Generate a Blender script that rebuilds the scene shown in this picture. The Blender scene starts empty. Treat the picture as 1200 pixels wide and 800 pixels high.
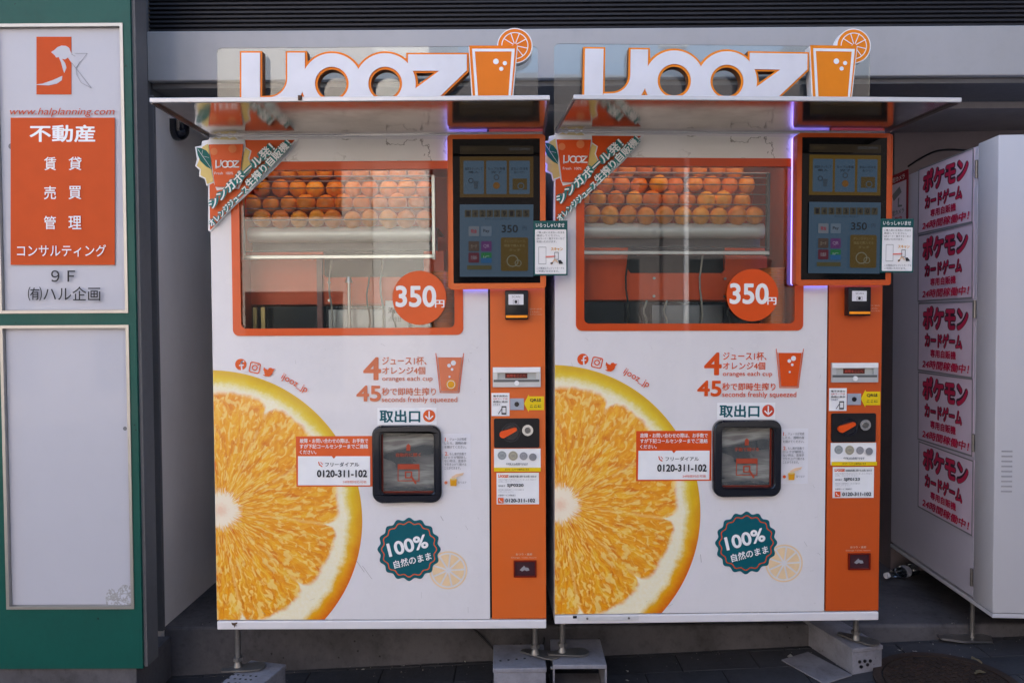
import bpy, bmesh, math, random
from mathutils import Vector, Matrix
from mathutils.geometry import tessellate_polygon
random.seed(7)
rad = math.radians
S = bpy.context.scene
COL = S.collection
# ------------------------------------------------------------------ camera
EYE = Vector((0.0, -2.7, 1.40))
FPX = 900.0                      # focal length in pixels of a 1200 px wide frame
yaw, pitch, roll = rad(-0.2657), rad(1.6534), rad(-0.3072)
cfwd = Vector((math.sin(yaw)*math.cos(pitch), math.cos(yaw)*math.cos(pitch), -math.sin(pitch)))
r0 = Vector((math.cos(yaw), -math.sin(yaw), 0)); u0 = r0.cross(cfwd)
cr = r0*math.cos(roll) + u0*math.sin(roll); cu = -r0*math.sin(roll) + u0*math.cos(roll)
cam = bpy.data.objects.new('camera', bpy.data.cameras.new('camera'))
COL.objects.link(cam)
cam.data.sensor_width = 36.0; cam.data.lens = FPX/1200*36
cam.data.clip_start = 0.02; cam.data.clip_end = 2000
cam.matrix_world = Matrix.Translation(EYE) @ Matrix((cr, cu, -cfwd)).transposed().to_4x4()
S.camera = cam
# ------------------------------------------------------------------ light
EXPO = 2.0
SUN_EL = 52
S.view_settings.view_transform = 'Standard'; S.view_settings.look = 'None'
S.view_settings.exposure = EXPO; S.view_settings.gamma = 1.0
W = bpy.data.worlds.new('World'); S.world = W; W.use_nodes = True
wn = W.node_tree; bg = wn.nodes['Background']
sky = wn.nodes.new('ShaderNodeTexSky'); sky.sky_type = 'NISHITA'; sky.sun_disc = False
sky.sun_elevation = rad(SUN_EL); sky.sun_rotation = 0.0
sky.air_density = 1.0; sky.dust_density = 3.0; sky.ozone_density = 0.3
wn.links.new(sky.outputs['Color'], bg.inputs['Color']); bg.inputs['Strength'].default_value = 0.15
sl = bpy.data.lights.new('sun', 'SUN'); sl.energy = 4.5; sl.angle = rad(0.5); sl.color = (1, 0.95, 0.87)
so = bpy.data.objects.new('sun', sl); COL.objects.link(so)
so.rotation_euler = Vector((0.0, -math.cos(rad(SUN_EL)), -math.sin(rad(SUN_EL)))).to_track_quat('-Z', 'Y').to_euler()
S.cycles.use_denoising = True; S.cycles.max_bounces = 8; S.cycles.transparent_max_bounces = 12
S.cycles.caustics_reflective = False; S.cycles.caustics_refractive = False
S.cycles.sample_clamp_indirect = 4.0
E_ = 0.55/(2**EXPO)               # screens: emission that shows at the value given

# ------------------------------------------------------------------ measuring: the point of a plane seen at a photo position
def ray(px, py):
    d = cfwd + cr*((px-600)/FPX) + cu*(-(py-400)/FPX)
    return d
def at(px, py, Y):
    d = ray(px, py); t = (Y-EYE.y)/d.y
    return EYE + d*t
def atz(px, py, Z):
    d = ray(px, py); t = (Z-EYE.z)/d.z
    return EYE + d*t

# ------------------------------------------------------------------ materials
def s2l(c):
    return tuple((x/255/12.92 if x/255 <= 0.04045 else ((x/255+0.055)/1.055)**2.4) for x in c)
MATS = {}
class NT:
    def __init__(s, m): s.t = m.node_tree; s.n = s.t.nodes; s.l = s.t.links
    def __call__(s, kind, **kw):
        n = s.n.new(kind)
        for k, v in kw.items():
            if k.startswith('i_'):
                key = k[2:]; key = int(key) if key.isdigit() else key.replace('_', ' ')
                n.inputs[key].default_value = v
            else: setattr(n, k, v)
        return n
    def math(s, op, a, b=None, c=None, clamp=False):
        n = s.n.new('ShaderNodeMath'); n.operation = op; n.use_clamp = clamp
        for i, v in enumerate((a, b, c)):
            if v is None: continue
            if isinstance(v, (int, float)): n.inputs[i].default_value = v
            else: s.l.new(v, n.inputs[i])
        return n.outputs[0]
    def mix(s, f, a, b):
        n = s.n.new('ShaderNodeMix'); n.data_type = 'RGBA'
        for sock, v in ((n.inputs[0], f), (n.inputs[6], a), (n.inputs[7], b)):
            if isinstance(v, (int, float)): sock.default_value = v
            elif isinstance(v, tuple): sock.default_value = (*v[:3], 1)
            else: s.l.new(v, sock)
        return n.outputs[2]
    def ramp(s, f, stops):
        n = s.n.new('ShaderNodeValToRGB'); e = n.color_ramp.elements
        while len(e) < len(stops): e.new(0.5)
        for el, (p, c) in zip(e, stops):
            el.position = p; el.color = (*c, 1) if len(c) == 3 else c
        s.l.new(f, n.inputs[0]); return n.outputs[0]
def newmat(name):
    m = bpy.data.materials.new(name); m.use_nodes = True
    return m, NT(m), m.node_tree.nodes['Principled BSDF']
def plain(name, col, rough=0.5, metal=0.0, coat=0.0, emis=None, es=1.0, spec=0.28):
    """small printed or moulded pieces: one colour with a faint grain"""
    if name in MATS: return MATS[name]
    m, t, b = newmat(name)
    tc = t('ShaderNodeTexCoord'); nz = t('ShaderNodeTexNoise', i_Scale=14.0, i_Detail=4.0)
    t.l.new(tc.outputs['Object'], nz.inputs['Vector'])
    c2 = tuple(x*0.88 for x in col)
    t.l.new(t.mix(nz.outputs[0], tuple(min(1, x*1.06) for x in col), c2), b.inputs['Base Color'])
    b.inputs['Roughness'].default_value = rough; b.inputs['Metallic'].default_value = metal
    b.inputs['Coat Weight'].default_value = coat; b.inputs['Specular IOR Level'].default_value = spec
    if emis:
        b.inputs['Emission Color'].default_value = (*emis, 1); b.inputs['Emission Strength'].default_value = es
    MATS[name] = m; return m
def worn(name, col, dirt, rough=0.4, scale=3.0, amount=0.5, streak=1.0, bump=0.0, coat=0.0, spots=0.0, metal=0.0):
    """painted or cast surface with dirt in patches, specks and optional vertical streaks"""
    if name in MATS: return MATS[name]
    m, t, b = newmat(name)
    tc = t('ShaderNodeTexCoord'); mp = t('ShaderNodeMapping'); mp.inputs['Scale'].default_value = (1, 1, 1/streak)
    t.l.new(tc.outputs['Object'], mp.inputs['Vector'])
    n1 = t('ShaderNodeTexNoise', i_Scale=scale, i_Detail=9.0, i_Roughness=0.65)
    t.l.new(mp.outputs[0], n1.inputs['Vector'])
    n2 = t('ShaderNodeTexNoise', i_Scale=scale*13, i_Detail=5.0, i_Roughness=0.7)
    t.l.new(tc.outputs['Object'], n2.inputs['Vector'])
    f = t.math('MULTIPLY', t.ramp(n1.outputs[0], [(0.42, (0, 0, 0)), (0.75, (1, 1, 1))]), amount)
    f2 = t.math('MULTIPLY', t.ramp(n2.outputs[0], [(0.5, (0, 0, 0)), (0.8, (1, 1, 1))]), amount*0.4)
    c = t.mix(t.math('ADD', f, f2, clamp=True), col, dirt)
    if spots:
        v = t('ShaderNodeTexVoronoi', i_Scale=scale*7); t.l.new(tc.outputs['Object'], v.inputs['Vector'])
        sp = t.math('MULTIPLY', t.math('LESS_THAN', v.outputs['Distance'], 0.09), t.math('GREATER_THAN', n1.outputs[0], 0.52))
        c = t.mix(t.math('MULTIPLY', sp, spots), c, tuple(x*0.35 for x in dirt))
    t.l.new(c, b.inputs['Base Color'])
    t.l.new(t.math('ADD', t.math('MULTIPLY', n2.outputs[0], 0.2), rough-0.1), b.inputs['Roughness'])
    b.inputs['Coat Weight'].default_value = coat; b.inputs['Metallic'].default_value = metal; b.inputs['Specular IOR Level'].default_value = .32
    if bump:
        bp = t('ShaderNodeBump', i_Strength=bump, i_Distance=0.004); t.l.new(n2.outputs[0], bp.inputs['Height'])
        t.l.new(bp.outputs[0], b.inputs['Normal'])
    MATS[name] = m; return m
def glass(name, tint=(0.93, 0.96, 0.95), rough=0.0, extra=0.0):
    if name in MATS: return MATS[name]
    m, t, b = newmat(name); t.n.remove(b)
    out = t.n['Material Output']
    fr = t('ShaderNodeFresnel', i_IOR=1.5); tr = t('ShaderNodeBsdfTransparent'); gl = t('ShaderNodeBsdfGlossy')
    tr.inputs[0].default_value = (*tint, 1); gl.inputs['Roughness'].default_value = rough
    mx = t('ShaderNodeMixShader'); f = t.math('ADD', t.math('MULTIPLY', fr.outputs[0], 1.1), extra, clamp=True)
    t.l.new(f, mx.inputs[0]); t.l.new(tr.outputs[0], mx.inputs[1]); t.l.new(gl.outputs[0], mx.inputs[2])
    t.l.new(mx.outputs[0], out.inputs[0]); MATS[name] = m; return m

WHITE = worn('white_enamel', (.80, .775, .79), (.42, .40, .38), rough=.25, scale=1.1, amount=.24, streak=2.5, coat=.25, spots=.0)
WHITE_IN = plain('white_card', (.82, .81, .85), .45)
WHITE_B = plain('bright_white_print', (.93, .93, .94), .4)
ORL = worn('paler_orange_paint', s2l((224, 104, 38)), s2l((208, 112, 62)), rough=.38, scale=1.6, amount=.4, coat=.08)  # paler orange for the left machine, the right one is deeper
ORR = worn('deep_orange_paint', s2l((206, 86, 30)), s2l((188, 80, 40)), rough=.38, scale=1.6, amount=.35, coat=.08)
INK_L = plain('paler_orange_ink', s2l((232, 100, 45)), .45)
INK_R = plain('orange_ink', s2l((226, 82, 18)), .45)
INK_F = plain('palest_orange_ink', s2l((224, 128, 90)), .5)  # palest orange, for the left machine's headline print
TEAL = plain('teal_ink', s2l((0, 92, 104)), .45)
TEAL_D = plain('dark_teal_ink', s2l((4, 82, 84)), .42)
BLACK = plain('black_plastic', (.012, .012, .015), .3)
BLACKG = plain('black_gloss_plastic', (.010, .011, .018), .12, coat=.6)
INK_K = plain('black_ink', (.02, .02, .025), .5)
INK_G = plain('grey_ink', (.25, .25, .27), .5)
YEL = plain('yellow_print', s2l((242, 208, 20)), .45)
AMBER = plain('amber_print', s2l((232, 165, 30)), .45)
RED = plain('red_print', s2l((185, 30, 50)), .5)
PINKW = plain('pale_sheet_paper', (.62, .50, .62), .5)
STEEL = plain('brushed_steel', (.55, .55, .56), .3, 1.0)
ZINC = worn('zinc_plated_steel', (.24, .23, .22), (.09, .06, .045), rough=.4, scale=9, amount=.55, metal=.7)
ALU = plain('satin_aluminium', (.45, .44, .42), .38, .8)
CREAM = plain('cream_print', s2l((236, 222, 170)), .5)
LEAFP = plain('leaf_print', s2l((10, 100, 92)), .5)
GOLD = plain('gold_print', s2l((232, 206, 128)), .5)

def ffloat(v): return float(v)
# ------------------------------------------------------------------ object helpers
def tag(o, label=None, cat=None, group=None, kind=None):
    if label: o['label'] = label
    if cat: o['category'] = cat
    if group: o['group'] = group
    if kind: o['kind'] = kind
    return o
def empty(name, loc=(0, 0, 0), rz=0.0, **k):
    o = bpy.data.objects.new(name, None); o.location = loc; o.rotation_euler = (0, 0, rz); o.empty_display_size = .1
    COL.objects.link(o); return tag(o, **k)
def finish(name, bm, mats, parent=None, smooth=False, **k):
    me = bpy.data.meshes.new(name)
    bmesh.ops.recalc_face_normals(bm, faces=bm.faces[:]) if k.pop('fix', True) else None
    bm.to_mesh(me); bm.free()
    for m in (mats if isinstance(mats, (list, tuple)) else [mats]): me.materials.append(m)
    if smooth:
        for p in me.polygons: p.use_smooth = True
        try: me.set_sharp_from_angle(angle=rad(35))
        except Exception: pass
    o = bpy.data.objects.new(name, me); COL.objects.link(o)
    if parent: o.parent = parent
    return tag(o, **k)
def box(bm, x0, x1, y0, y1, z0, z1, bev=0.0, mi=0, seg=2):
    vs = [bm.verts.new((x, y, z)) for x in (x0, x1) for y in (y0, y1) for z in (z0, z1)]
    fs = [bm.faces.new([vs[i] for i in q]) for q in ((0, 1, 3, 2), (4, 6, 7, 5), (0, 4, 5, 1), (2, 3, 7, 6), (0, 2, 6, 4), (1, 5, 7, 3))]
    for f in fs: f.material_index = mi
    if bev:
        es = list({e for f in fs for e in f.edges})
        r = bmesh.ops.bevel(bm, geom=es, offset=bev, segments=seg, affect='EDGES', profile=.5)
        for f in r['faces']: f.material_index = mi
def cyl(bm, p, q, r, r2=None, n=20, mi=0, caps=True):
    p, q = Vector(p), Vector(q); d = (q-p).normalized(); a = d.orthogonal().normalized(); b = d.cross(a)
    r2 = r if r2 is None else r2; A = []; B = []
    for i in range(n):
        w = a*math.cos(2*math.pi*i/n) + b*math.sin(2*math.pi*i/n)
        A.append(bm.verts.new(p+w*r)); B.append(bm.verts.new(q+w*r2))
    for i in range(n):
        bm.faces.new((A[i], A[(i+1) % n], B[(i+1) % n], B[i])).material_index = mi
    if caps:
        bm.faces.new(A).material_index = mi; bm.faces.new(B).material_index = mi
def lathe(bm, prof, c=(0, 0, 0), n=24, mi=0):
    rings = []
    for r, z in prof:
        if r < 1e-6: rings.append([bm.verts.new((c[0], c[1], c[2]+z))])
        else: rings.append([bm.verts.new((c[0]+r*math.cos(2*math.pi*i/n), c[1]+r*math.sin(2*math.pi*i/n), c[2]+z)) for i in range(n)])
    for a, b in zip(rings, rings[1:]):
        for i in range(n):
            j = (i+1) % n
            if len(a) == 1 and len(b) == 1: continue
            if len(a) == 1: f = bm.faces.new((a[0], b[j], b[i]))
            elif len(b) == 1: f = bm.faces.new((a[i], a[j], b[0]))
            else: f = bm.faces.new((a[i], a[j], b[j], b[i]))
            f.material_index = mi
def rrect(x0, z0, x1, z1, r, n=6):
    pts = []
    for cx, cz, a0 in ((x1-r, z1-r, 0), (x0+r, z1-r, 90), (x0+r, z0+r, 180), (x1-r, z0+r, 270)):
        for i in range(n+1):
            a = rad(a0+90*i/n); pts.append((cx+r*math.cos(a), cz+r*math.sin(a)))
    return pts
def circ(cx, cz, r, n=40, rz=None):
    return [(cx+r*math.cos(2*math.pi*i/n), cz+(rz or r)*math.sin(2*math.pi*i/n)) for i in range(n)]
def prism(bm, loops, y0, y1, mi=0, sidemi=None, back=True):
    """polygon in x,z (with holes) extruded from y0 (front) to y1 (back)"""
    flat = [p for l in loops for p in l]
    tris = tessellate_polygon([[Vector((x, z, 0)) for x, z in l] for l in loops])
    F = [bm.verts.new((x, y0, z)) for x, z in flat]
    for t in tris:
        a, b, c = (flat[i] for i in t)
        ar = (b[0]-a[0])*(c[1]-a[1])-(b[1]-a[1])*(c[0]-a[0])
        if abs(ar) < 1e-14: continue
        idx = t if ar > 0 else t[::-1]
        try: bm.faces.new([F[i] for i in idx]).material_index = mi
        except ValueError: pass
    if y1 is None: return
    B = [bm.verts.new((x, y1, z)) for x, z in flat]
    if back:
        for t in tris:
            try: bm.faces.new([B[i] for i in t]).material_index = mi
            except ValueError: pass
    k = 0
    for l in loops:
        n = len(l)
        for i in range(n):
            j = (i+1) % n
            try: bm.faces.new((F[k+i], F[k+j], B[k+j], B[k+i])).material_index = mi if sidemi is None else sidemi
            except ValueError: pass
        k += n
def offset_poly(pts, d):
    n = len(pts); A = sum(pts[i][0]*pts[(i+1) % n][1]-pts[(i+1) % n][0]*pts[i][1] for i in range(n))
    s = 1 if A > 0 else -1; out = []
    for i in range(n):
        p0, p1, p2 = pts[i-1], pts[i], pts[(i+1) % n]
        e1 = Vector((p1[0]-p0[0], p1[1]-p0[1])).normalized(); e2 = Vector((p2[0]-p1[0], p2[1]-p1[1])).normalized()
        n1 = Vector((e1.y, -e1.x))*s; n2 = Vector((e2.y, -e2.x))*s
        b = (n1+n2); L = max(b.length, .3); b.normalize()
        out.append((p1[0]+b.x*d/(max(L/2, .35)), p1[1]+b.y*d/(max(L/2, .35))))
    return out
_txt = {}
def text_tris(body, bold=0.0, shear=0.0):
    key = (body, round(bold, 4), shear)
    if key in _txt: return _txt[key]
    cu_ = bpy.data.curves.new('t', 'FONT'); cu_.body = body; cu_.size = 1.0; cu_.resolution_u = 6 if len(body) < 6 else 3
    cu_.shear = shear; cu_.fill_mode = 'FRONT'
    ob = bpy.data.objects.new('t', cu_); COL.objects.link(ob)
    me = ob.to_mesh()
    vs = [(v.co.x, v.co.y) for v in me.vertices]; fs = [tuple(p.vertices) for p in me.polygons]
    ob.to_mesh_clear(); bpy.data.objects.remove(ob); bpy.data.curves.remove(cu_)
    # bounding box of the unbolded outline, so that bold and outline layers register
    xs = [v[0] for v in vs] or [0, 1]; ys = [v[1] for v in vs] or [0, 1]
    bb = (min(xs), min(ys), max(xs), max(ys))
    _txt[key] = (vs, fs, bb); return _txt[key]

class Print:
    """flat print: shapes and lettering in several inks on one mesh, each layer a hair in front of the last"""
    def __init__(s, mp, y, step=0.0006):
        s.mp = mp; s.y = y; s.bm = bmesh.new(); s.mats = []; s.k = 0; s.step = step
    def mi(s, m):
        if m not in s.mats: s.mats.append(m)
        return s.mats.index(m)
    def poly(s, loops, m, thick=None, layer=None):
        if not isinstance(loops[0][0], (tuple, list)): loops = [loops]
        L = [[s.mp(*p) for p in l] for l in loops]
        s.k += 1
        y = s.y-(layer if layer is not None else s.k)*s.step
        prism(s.bm, L, y, None if thick is None else y+thick, s.mi(m)); return s
    def rect(s, x0, y0, x1, y1, m, r=0, thick=None): 
        return s.poly(rrect(x0, y0, x1, y1, r, 4) if r else [(x0, y0), (x1, y0), (x1, y1), (x0, y1)], m, thick)
    def disc(s, cx, cy, r, m, n=36, ry=None): return s.poly(circ(cx, cy, r, n, ry), m)
    def ring(s, cx, cy, r, r2, m, n=36): return s.poly([circ(cx, cy, r, n), circ(cx, cy, r2, n)], m)
    def line(s, pts, w, m):
        for a, b in zip(pts, pts[1:]):
            d = Vector((b[0]-a[0], b[1]-a[1])); L = d.length
            if L < 1e-6: continue
            d /= L; nrm = Vector((-d.y, d.x))*w/2; e = d*w/2*.9
            s.poly([(a[0]-e.x+nrm.x, a[1]-e.y+nrm.y), (b[0]+e.x+nrm.x, b[1]+e.y+nrm.y), (b[0]+e.x-nrm.x, b[1]+e.y-nrm.y), (a[0]-e.x-nrm.x, a[1]-e.y-nrm.y)], m); s.k -= 1
        s.k += 1; return s
    def text(s, body, x0, y0, x1, y1, m, bold=0.0, rot=0.0, shear=0.0, up=-1, outline=None, ow=.06, keep=False):
        """lettering fitted to the box x0..x1, y0..y1; rot in degrees, counter-clockwise as seen"""
        cx, cy = (x0+x1)/2, (y0+y1)/2; w, h = abs(x1-x0), abs(y1-y0)
        vs, fs, bb = text_tris(body, 0, shear)
        bw, bh = max(bb[2]-bb[0], 1e-3), max(bb[3]-bb[1], 1e-3); c, n_ = math.cos(rad(rot)), math.sin(rad(rot))
        for mat, b in (((outline, bold+ow),) if outline else ())+((m, bold),):
            s.k += 1; i_ = s.mi(mat)
            n = 0 if b < .004 else (4 if b < .028 else (8 if not outline else 10)) if len(body) > 5 else 12
            sh = [(0, 0)]+[(b*.8*math.cos(2*math.pi*(q+.5)/n), b*.8*math.sin(2*math.pi*(q+.5)/n)) for q in range(n)]
            sx_, sy_ = w/(bw+1.2*b), h/(bh+1.2*b)
            for q_, (ox, oz) in enumerate(sh):
                y = s.y-s.k*s.step-q_*s.step*.06; V = []
                for vx, vy in vs:
                    a = ((vx-bb[0])-bw/2+ox)*sx_; d = ((vy-bb[1])-bh/2+oz)*sy_
                    X = a*c-d*n_; Z = a*n_+d*c
                    q = s.mp(cx+X, cy+up*Z); V.append(s.bm.verts.new((q[0], y, q[1])))
                for f in fs:
                    try: s.bm.faces.new([V[j] for j in f]).material_index = i_
                    except ValueError: pass
        return s
    def done(s, name, parent=None, **k):
        return finish(name, s.bm, s.mats or [WHITE_IN], parent, fix=False, **k)

# ------------------------------------------------------------------ the orange slice photo-print (flat print, so a material)
def slice_material():
    m, t, b = newmat('printed_orange_slice')
    tc = t('ShaderNodeTexCoord'); sep = t('ShaderNodeSeparateXYZ'); t.l.new(tc.outputs['Object'], sep.inputs[0])
    X, Z = sep.outputs['X'], sep.outputs['Z']          # metres from the slice's centre
    def polar(ox, oz):
        x = t.math('SUBTRACT', X, ox); z = t.math('SUBTRACT', Z, oz)
        r = t.math('SQRT', t.math('ADD', t.math('MULTIPLY', x, x), t.math('MULTIPLY', z, z)))
        return x, z, r, t.math('ARCTAN2', z, x)
    x, z, r, th = polar(0.03, 0.035)                   # pulp centre
    x2, z2, r2, th2 = polar(0.0, 0.0)                  # rind centre
    def noise(sx, sy, scale, detail=4, dist=0.0, vec=None):
        cmb = t('ShaderNodeCombineXYZ'); t.l.new(sx, cmb.inputs[0]); t.l.new(sy, cmb.inputs[1])
        n = t('ShaderNodeTexNoise', i_Scale=scale, i_Detail=float(detail), i_Distortion=dist, i_Roughness=.55)
        t.l.new(cmb.outputs[0], n.inputs['Vector']); return n.outputs[0]
    wob = noise(X, Z, 22.0, 3)
    wob2 = noise(X, Z, 90.0, 3)
    # segments: angle with a wobble, 10 of them
    rr = t.math('ADD', r, t.math('MULTIPLY', t.math('SUBTRACT', wob, .5), .030))
    thw = t.math('ADD', th, t.math('MULTIPLY', t.math('SUBTRACT', wob, .5), .07))
    seg = t.math('FRACT', t.math('ADD', t.math('MULTIPLY', thw, 10/(2*math.pi)), .22))
    edge = t.math('ABSOLUTE', t.math('SUBTRACT', seg, .5))      # .5 at a membrane
    # pulp: vesicles as stretched cells, radial
    cmb = t('ShaderNodeCombineXYZ'); t.l.new(t.math('MULTIPLY', thw, 1.0), cmb.inputs[0])
    t.l.new(t.math('MULTIPLY', rr, 1.25), cmb.inputs[1])
    nz = t('ShaderNodeTexNoise', i_Scale=11.0, i_Detail=3.0, i_Distortion=.9, i_Roughness=.6); t.l.new(cmb.outputs[0], nz.inputs['Vector'])
    cm2 = t('ShaderNodeCombineXYZ'); t.l.new(t.math('ADD', t.math('MULTIPLY', thw, 1.7), t.math('MULTIPLY', nz.outputs[0], .35)), cm2.inputs[0])
    t.l.new(t.math('MULTIPLY', rr, 2.3), cm2.inputs[1])
    vo = t('ShaderNodeTexVoronoi', i_Scale=9.0, feature='DISTANCE_TO_EDGE'); t.l.new(cm2.outputs[0], vo.inputs['Vector'])
    base = t.ramp(nz.outputs[0], [(.28, s2l((228, 124, 6))), (.5, s2l((244, 160, 16))), (.64, s2l((250, 184, 40))), (.8, s2l((255, 216, 104)))])
    # light glints between vesicles
    cell = t.ramp(vo.outputs['Distance'], [(0.0, (1, 1, 1)), (.06, (.25, .25, .25)), (.16, (0, 0, 0))])
    fib = t('ShaderNodeTexNoise', i_Scale=20.0, i_Detail=1.0, i_Distortion=.8)
    cm3 = t('ShaderNodeCombineXYZ'); t.l.new(t.math('MULTIPLY', thw, 1.0), cm3.inputs[0]); t.l.new(t.math('MULTIPLY', rr, 1.5), cm3.inputs[1])
    t.l.new(cm3.outputs[0], fib.inputs['Vector'])
    fl = t.ramp(fib.outputs[0], [(.515, (0, 0, 0)), (.62, (1, 1, 1))])
    pulp = t.mix(t.math('MULTIPLY', cell, .30), base, s2l((252, 200, 92)))
    pulp = t.mix(t.math('MULTIPLY', fl, .7), pulp, s2l((255, 222, 128)))
    dk = t.ramp(nz.outputs[0], [(.3, (1, 1, 1)), (.42, (0, 0, 0))])
    pulp = t.mix(t.math('MULTIPLY', dk, .25), pulp, s2l((224, 104, 6)))
    mem = t.math('MULTIPLY', t.ramp(edge, [(.455, (0, 0, 0)), (.492, (1, 1, 1))]), t.math('LESS_THAN', wob, .56))
    pulp = t.mix(t.math('MULTIPLY', mem, .4), pulp, s2l((255, 224, 140)))
    # pith centre
    cn = t.ramp(t.math('ADD', rr, t.math('MULTIPLY', t.math('SUBTRACT', fib.outputs[0], .5), .075)), [(.058, (1, 1, 1)), (.070, (0, 0, 0))])
    pulp = t.mix(cn, pulp, s2l((255, 240, 214)))
    spot = t.ramp(t.math('ADD', r, t.math('MULTIPLY', wob2, .03)), [(.022, (1, 1, 1)), (.045, (0, 0, 0))])
    pulp = t.mix(t.math('MULTIPLY', spot, .3), pulp, s2l((236, 130, 50)))
    # outer: lobed pulp rim, white pith, rind
    lobe = t.math('MULTIPLY', t.math('POWER', t.math('MULTIPLY', edge, 2.0), 9.0), .045)
    rp = t.math('ADD', t.math('ADD', rr, lobe), t.math('MULTIPLY', t.math('SUBTRACT', wob2, .5), .012))
    isp = t.ramp(rp, [(.409, (0, 0, 0)), (.424, (1, 1, 1))])
    pith = t.mix(wob2, s2l((252, 248, 232)), s2l((246, 232, 180)))
    c = t.mix(isp, pulp, pith)
    r2w = t.math('ADD', r2, t.math('ADD', t.math('MULTIPLY', t.math('SUBTRACT', wob, .5), .030), t.math('MULTIPLY', t.math('SUBTRACT', wob2, .5), .014)))
    rindcol = t.mix(t.ramp(t.math('ADD', z2, t.math('MULTIPLY', r2w, 0.0)), [(0.0, (0, 0, 0)), (.25, (1, 1, 1))]),
                    t.ramp(r2w, [(.478, s2l((240, 200, 40))), (.498, s2l((240, 170, 20))), (.527, s2l((226, 110, 12)))]),
                    t.ramp(r2w, [(.478, s2l((238, 222, 110))), (.505, s2l((232, 196, 20))), (.525, s2l((222, 176, 20)))]))
    mr = t('ShaderNodeMapRange', i_1=-.20, i_2=.12); t.l.new(z2, mr.inputs[0])
    rindcol = t.mix(mr.outputs[0],
                    t.ramp(r2w, [(.478, s2l((240, 200, 40))), (.498, s2l((240, 165, 16))), (.527, s2l((224, 104, 10)))]),
                    t.ramp(r2w, [(.478, s2l((238, 222, 110))), (.505, s2l((232, 196, 20))), (.525, s2l((222, 176, 20)))]))
    isr = t.ramp(r2w, [(.470, (0, 0, 0)), (.492, (1, 1, 1))])
    c = t.mix(isr, c, rindcol)
    t.l.new(c, b.inputs['Base Color']); b.inputs['Roughness'].default_value = .33; b.inputs['Coat Weight'].default_value = .25
    return m
SLICE = slice_material()
def scribble_material():
    """dried water marks on the enamel strip above the window"""
    m, t, b = newmat('water_marked_enamel')
    tc = t('ShaderNodeTexCoord'); n = t('ShaderNodeTexNoise', i_Scale=7.0, i_Detail=6.0, i_Distortion=.6)
    t.l.new(tc.outputs['Object'], n.inputs['Vector'])
    n2 = t('ShaderNodeTexNoise', i_Scale=2.0, i_Detail=2.0); t.l.new(tc.outputs['Object'], n2.inputs['Vector'])
    ln = t.math('LESS_THAN', t.math('ABSOLUTE', t.math('SUBTRACT', n.outputs[0], .52)), .007)
    ar = t.ramp(n2.outputs[0], [(.5, (0, 0, 0)), (.58, (1, 1, 1))])
    c = t.mix(t.math('MULTIPLY', ar, .3), (.88, .86, .84), (.72, .68, .62))
    c = t.mix(t.math('MULTIPLY', t.math('MULTIPLY', ln, ar), .75), c, (.20, .18, .15))
    t.l.new(c, b.inputs['Base Color']); b.inputs['Roughness'].default_value = .4
    return m
STAIN = scribble_material()
def canopy_material():
    m, t, b = newmat('stained_stainless_steel')
    tc = t('ShaderNodeTexCoord'); n = t('ShaderNodeTexNoise', i_Scale=6.0, i_Detail=7.0, i_Roughness=.65)
    t.l.new(tc.outputs['Object'], n.inputs['Vector'])
    v = t('ShaderNodeTexNoise', i_Scale=30.0, i_Detail=4.0); t.l.new(tc.outputs['Object'], v.inputs['Vector'])
    c = t.mix(t.ramp(n.outputs[0], [(.42, (0, 0, 0)), (.7, (1, 1, 1))]), (.66, .60, .55), (.42, .37, .33))
    t.l.new(c, b.inputs['Base Color']); b.inputs['Metallic'].default_value = .95
    t.l.new(t.math('ADD', t.math('MULTIPLY', n.outputs[0], .16), t.math('MULTIPLY', v.outputs[0], .10)), b.inputs['Roughness'])
    return m
CANOPY = canopy_material()
def orange_skin():
    m, t, b = newmat('orange_peel')
    tc = t('ShaderNodeTexCoord'); oi = t('ShaderNodeObjectInfo')
    v = t('ShaderNodeTexVoronoi', i_Scale=330.0); t.l.new(tc.outputs['Object'], v.inputs['Vector'])
    c = t.mix(oi.outputs['Random'], s2l((226, 112, 12)), s2l((246, 164, 30)))
    t.l.new(c, b.inputs['Base Color']); b.inputs['Roughness'].default_value = .38
    bp = t('ShaderNodeBump', i_Strength=.35, i_Distance=.001); t.l.new(v.outputs['Distance'], bp.inputs['Height']); t.l.new(bp.outputs[0], b.inputs['Normal'])
    b.inputs['Subsurface Weight'].default_value = 0.0
    return m
PEEL = orange_skin()
GLASSW = glass('window_glass'); ACRY = glass('acrylic_sheet', (.86, .90, .89), .02, .02)
def flap_material():
    m, t, b = newmat('painted_reflection_flap')
    tc = t('ShaderNodeTexCoord'); n = t('ShaderNodeTexNoise', i_Scale=7.0, i_Detail=4.0, i_Distortion=.5); mp = t('ShaderNodeMapping'); mp.inputs['Scale'].default_value = (.5, 1, 2.2); mp.inputs['Rotation'].default_value = (0, rad(8), 0)
    t.l.new(tc.outputs['Object'], mp.inputs[0]); t.l.new(mp.outputs[0], n.inputs['Vector'])
    t.l.new(t.ramp(n.outputs[0], [(.36, (.10, .11, .11)), (.47, (.24, .235, .22)), (.54, (.40, .41, .37)), (.62, (.22, .20, .19))]), b.inputs['Base Color'])  # banded greys paint reflections into the flap's colour
    b.inputs['Roughness'].default_value = .10; b.inputs['Alpha'].default_value = .72; return m
FLAPG = flap_material()
def led(name, col, st):
    m, t, b = newmat(name); t.n.remove(b); e = t('ShaderNodeEmission', i_Strength=st); e.inputs[0].default_value = (*col, 1)
    t.l.new(e.outputs[0], t.n['Material Output'].inputs[0]); return m
LED = led('violet_led_strip', (.26, .22, 1.0), 1.15)
LEDIN = led('cabinet_led_strip', (1.0, .95, .85), 1.8)
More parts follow.
